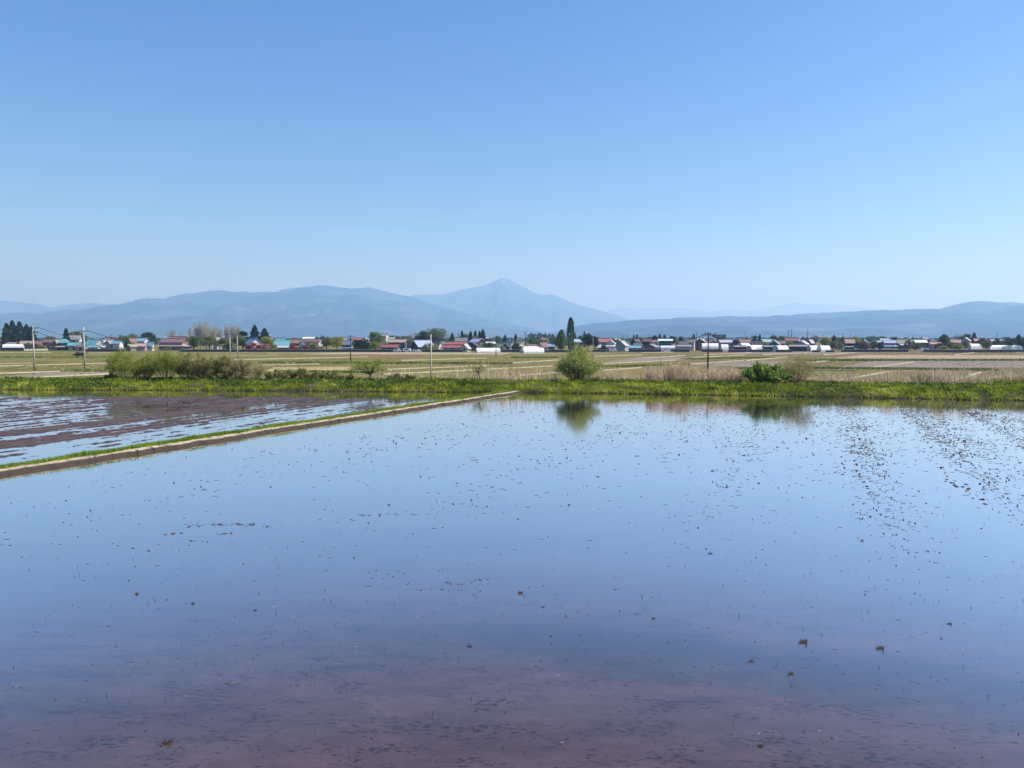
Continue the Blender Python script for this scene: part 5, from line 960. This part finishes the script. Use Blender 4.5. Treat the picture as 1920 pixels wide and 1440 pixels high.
for px, wp, yt, D, lb in [(359, 19, 605.5, 470, 'leftmost bare pale poplar with upright twigs'), (371, 18, 603.5, 474, 'second bare poplar, the highest of the row'), (382, 18, 604.5, 470, 'third bare poplar in the middle of the row'), (393, 18, 606, 476, 'fourth bare poplar with faint green buds'), (404, 17, 612, 470, 'lower rounded bare poplar at the right end of the row'), (425, 16, 609, 480, 'greyish bare tree above the twin poles'), (438, 18, 608, 482, 'broad greyish bare tree right above the twin poles'), (319, 24, 618.5, 520, 'small fan-shaped bare tree behind the big farmhouse')]:
    tree('bare', px, wp * 1.35, yt - 1, D, T_bare, lb, g2, 1.5)
g3 = 'dark cedar hedge right of the wooden pole'
for i, px in enumerate([665, 671, 677, 683, 689]):
    tree('cedar', px, 14, [640, 638.5, 637.5, 638.5, 641][i], 400, T_hedge, ['leftmost cedar of the dark hedge', 'second cedar of the dark hedge', 'middle and highest cedar of the dark hedge', 'fourth cedar of the dark hedge', 'last cedar of the dark hedge beside the yellow shrub'][i], g3, 1.6)
random.seed(31)
for i in range(46):                       # garden trees between the houses that nothing tells apart
    px = -10 + 1940 * (i + random.random()) / 46; D = random.uniform(445, 600); tree('round', px, random.uniform(9, 17), HOR + 7 * F / D - random.uniform(4.5, 8) * F / D, D, random.choice([T_deep, T_mid, T_olive, T_dark, T_gg]), 'small garden tree squeezed between the roofs of the village', 'small garden trees among the village houses', 1.6)
# far woods that read as one mass
def woods(segs, label, m, sz0=1.6, name='woods'):
    PP = []; SZ = []
    for x0, x1, yt, D, n, jag in segs:
        nt_ = max(2, int((x1 - x0) / 3.2)); 
        for i in range(nt_):
            px = x0 + (x1 - x0) * (i + random.random()) / nt_; Dd = D * random.uniform(.95, 1.1); top = ZA(yt + random.uniform(0, jag), Dd); h = top - ZF; wd = random.uniform(4, 7) * Dd / 900
            k = max(30, n // nt_); u = rng.uniform(.05, 1, k); a = rng.uniform(0, 6.28, k); q = wd / 2 * (1 - u) ** .5 * rng.uniform(.3, 1, k) ** .5 * 1.5
            PP.append(np.stack([XA(px, Dd) + np.cos(a) * q, Dd + np.sin(a) * q, ZF + h * u], 1)); SZ.append(np.full(k, sz0 * Dd / 1000))
    P = np.concatenate(PP); s = np.concatenate(SZ) * rng.uniform(.6, 1.3, len(P)); V, Fc = leafquads(P, s, s * .8, .1)
    tag(link(name, npmesh(name, V, Fc, m, attr=rng.uniform(0, 1, len(P)))), label, 'woods', kind='stuff')
woods([(990, 1040, 624.5, 820, 3600, 3.5), (1334, 1360, 627, 900, 2200, 1.6)], 'dark blue-green conifer wood behind the village', T_hedge, 1.3)
woods([(-40, 2000, 634.0, 1500, 16000, 3), (-40, 2000, 633.3, 2300, 14000, 2.4)], 'hazy belt of trees along the far edge of the plain', T_deep, 1.7)
woods([(1625, 1660, 630.5, 1100, 1800, 2), (1760, 1800, 631.5, 1200, 1400, 2), (1180, 1230, 632, 1100, 1500, 2), (740, 770, 630, 1000, 1500, 2), (1560, 1625, 632.5, 1200, 1600, 2), (240, 300, 633, 1200, 1500, 2)], 'scattered hazy groves between the distant rooftops', T_deep, 1.5)
# green verges and ditch banks in the fields
M_verge = leafmat('verge_grass', (.07, .11, .02), (.22, .26, .06), .12, .3, extra=(.32, .28, .12))
PP = []; HHs = []
for x0, y0, x1, y1, wd, n, hh in [(-20, 670, 225, 671, 5, 3200, .55), (130, 695, 215, 697, 2, 900, .5), (495, 680, 960, 682, 5, 6200, .55), (0, 658.5, 230, 658.5, 6, 1800, .5), (520, 696, 700, 699, 2, 1200, .5), (960, 671, 1045, 670.5, 5, 1300, .6), (1130, 688, 1290, 684, 3, 1900, .5), (1280, 673.5, 1450, 671, 4, 2000, .5), (1500, 676.5, 1940, 675.5, 5, 6000, .7), (1520, 691, 1860, 694, 3, 3600, .6), (1380, 692, 1420, 690.5, 2, 500, .5), (870, 658.6, 1240, 659.5, 4, 1500, .5), (1570, 656.5, 1940, 660.5, 6, 2200, .4), (540, 659, 860, 659, 4, 1500, .45), (1690, 654, 1735, 655, 8, 900, .5), (1740, 661, 1900, 662, 4, 1200, .4)]:
    a = np.array(G(x0, y0, ZF)); b = np.array(G(x1, y1, ZF)); u = rng.uniform(0, 1, n * 2)[:, None]; q = a + (b - a) * u; q[:, 1] += rng.normal(0, wd * .35, n * 2) + (fbm(q[:, 0] * .05, q[:, 0] * 0, 7, 3) - .5) * wd
    PP.append(np.stack([q[:, 0], q[:, 1], np.full(n * 2, ZF)], 1)); HHs.append(rng.uniform(.3, .9, n * 2) * hh)
P = np.concatenate(PP); Hh = np.concatenate(HHs); V, Fc, own = blades(P, Hh, rng.uniform(.3, .7, len(P)), .8)
tag(link('verge_grass', npmesh('verge_grass', V, Fc, M_verge, attr=rng.uniform(0, 1, len(P))[own])), 'rough green verges and ditch banks crossing the fields', 'grass', kind='stuff')
# sparse stubble tufts over the dry fields
n = 60000; x = rng.uniform(-230, 230, n); y = 138 + 250 * rng.beta(1, 1.5, n); k = (np.abs(x) < y * .72) & (fbm(x * .05, y * .02, 303, 3) > .47); x = x[k]; y = y[k]
V, Fc, own = blades(np.stack([x, y, np.full(len(x), ZF)], 1), rng.uniform(.06, .14, len(x)), rng.uniform(.2, .5, len(x)), .9)
M_tuft = leafmat('field_stubble', (.17, .15, .06), (.36, .29, .15), .05, .2, extra=(.44, .36, .22))
tag(link('field_stubble', npmesh('field_stubble', V, Fc, M_tuft, attr=rng.uniform(0, 1, len(x))[own])), 'dry stubble and thin weeds covering the field plots', 'stubble', kind='stuff')
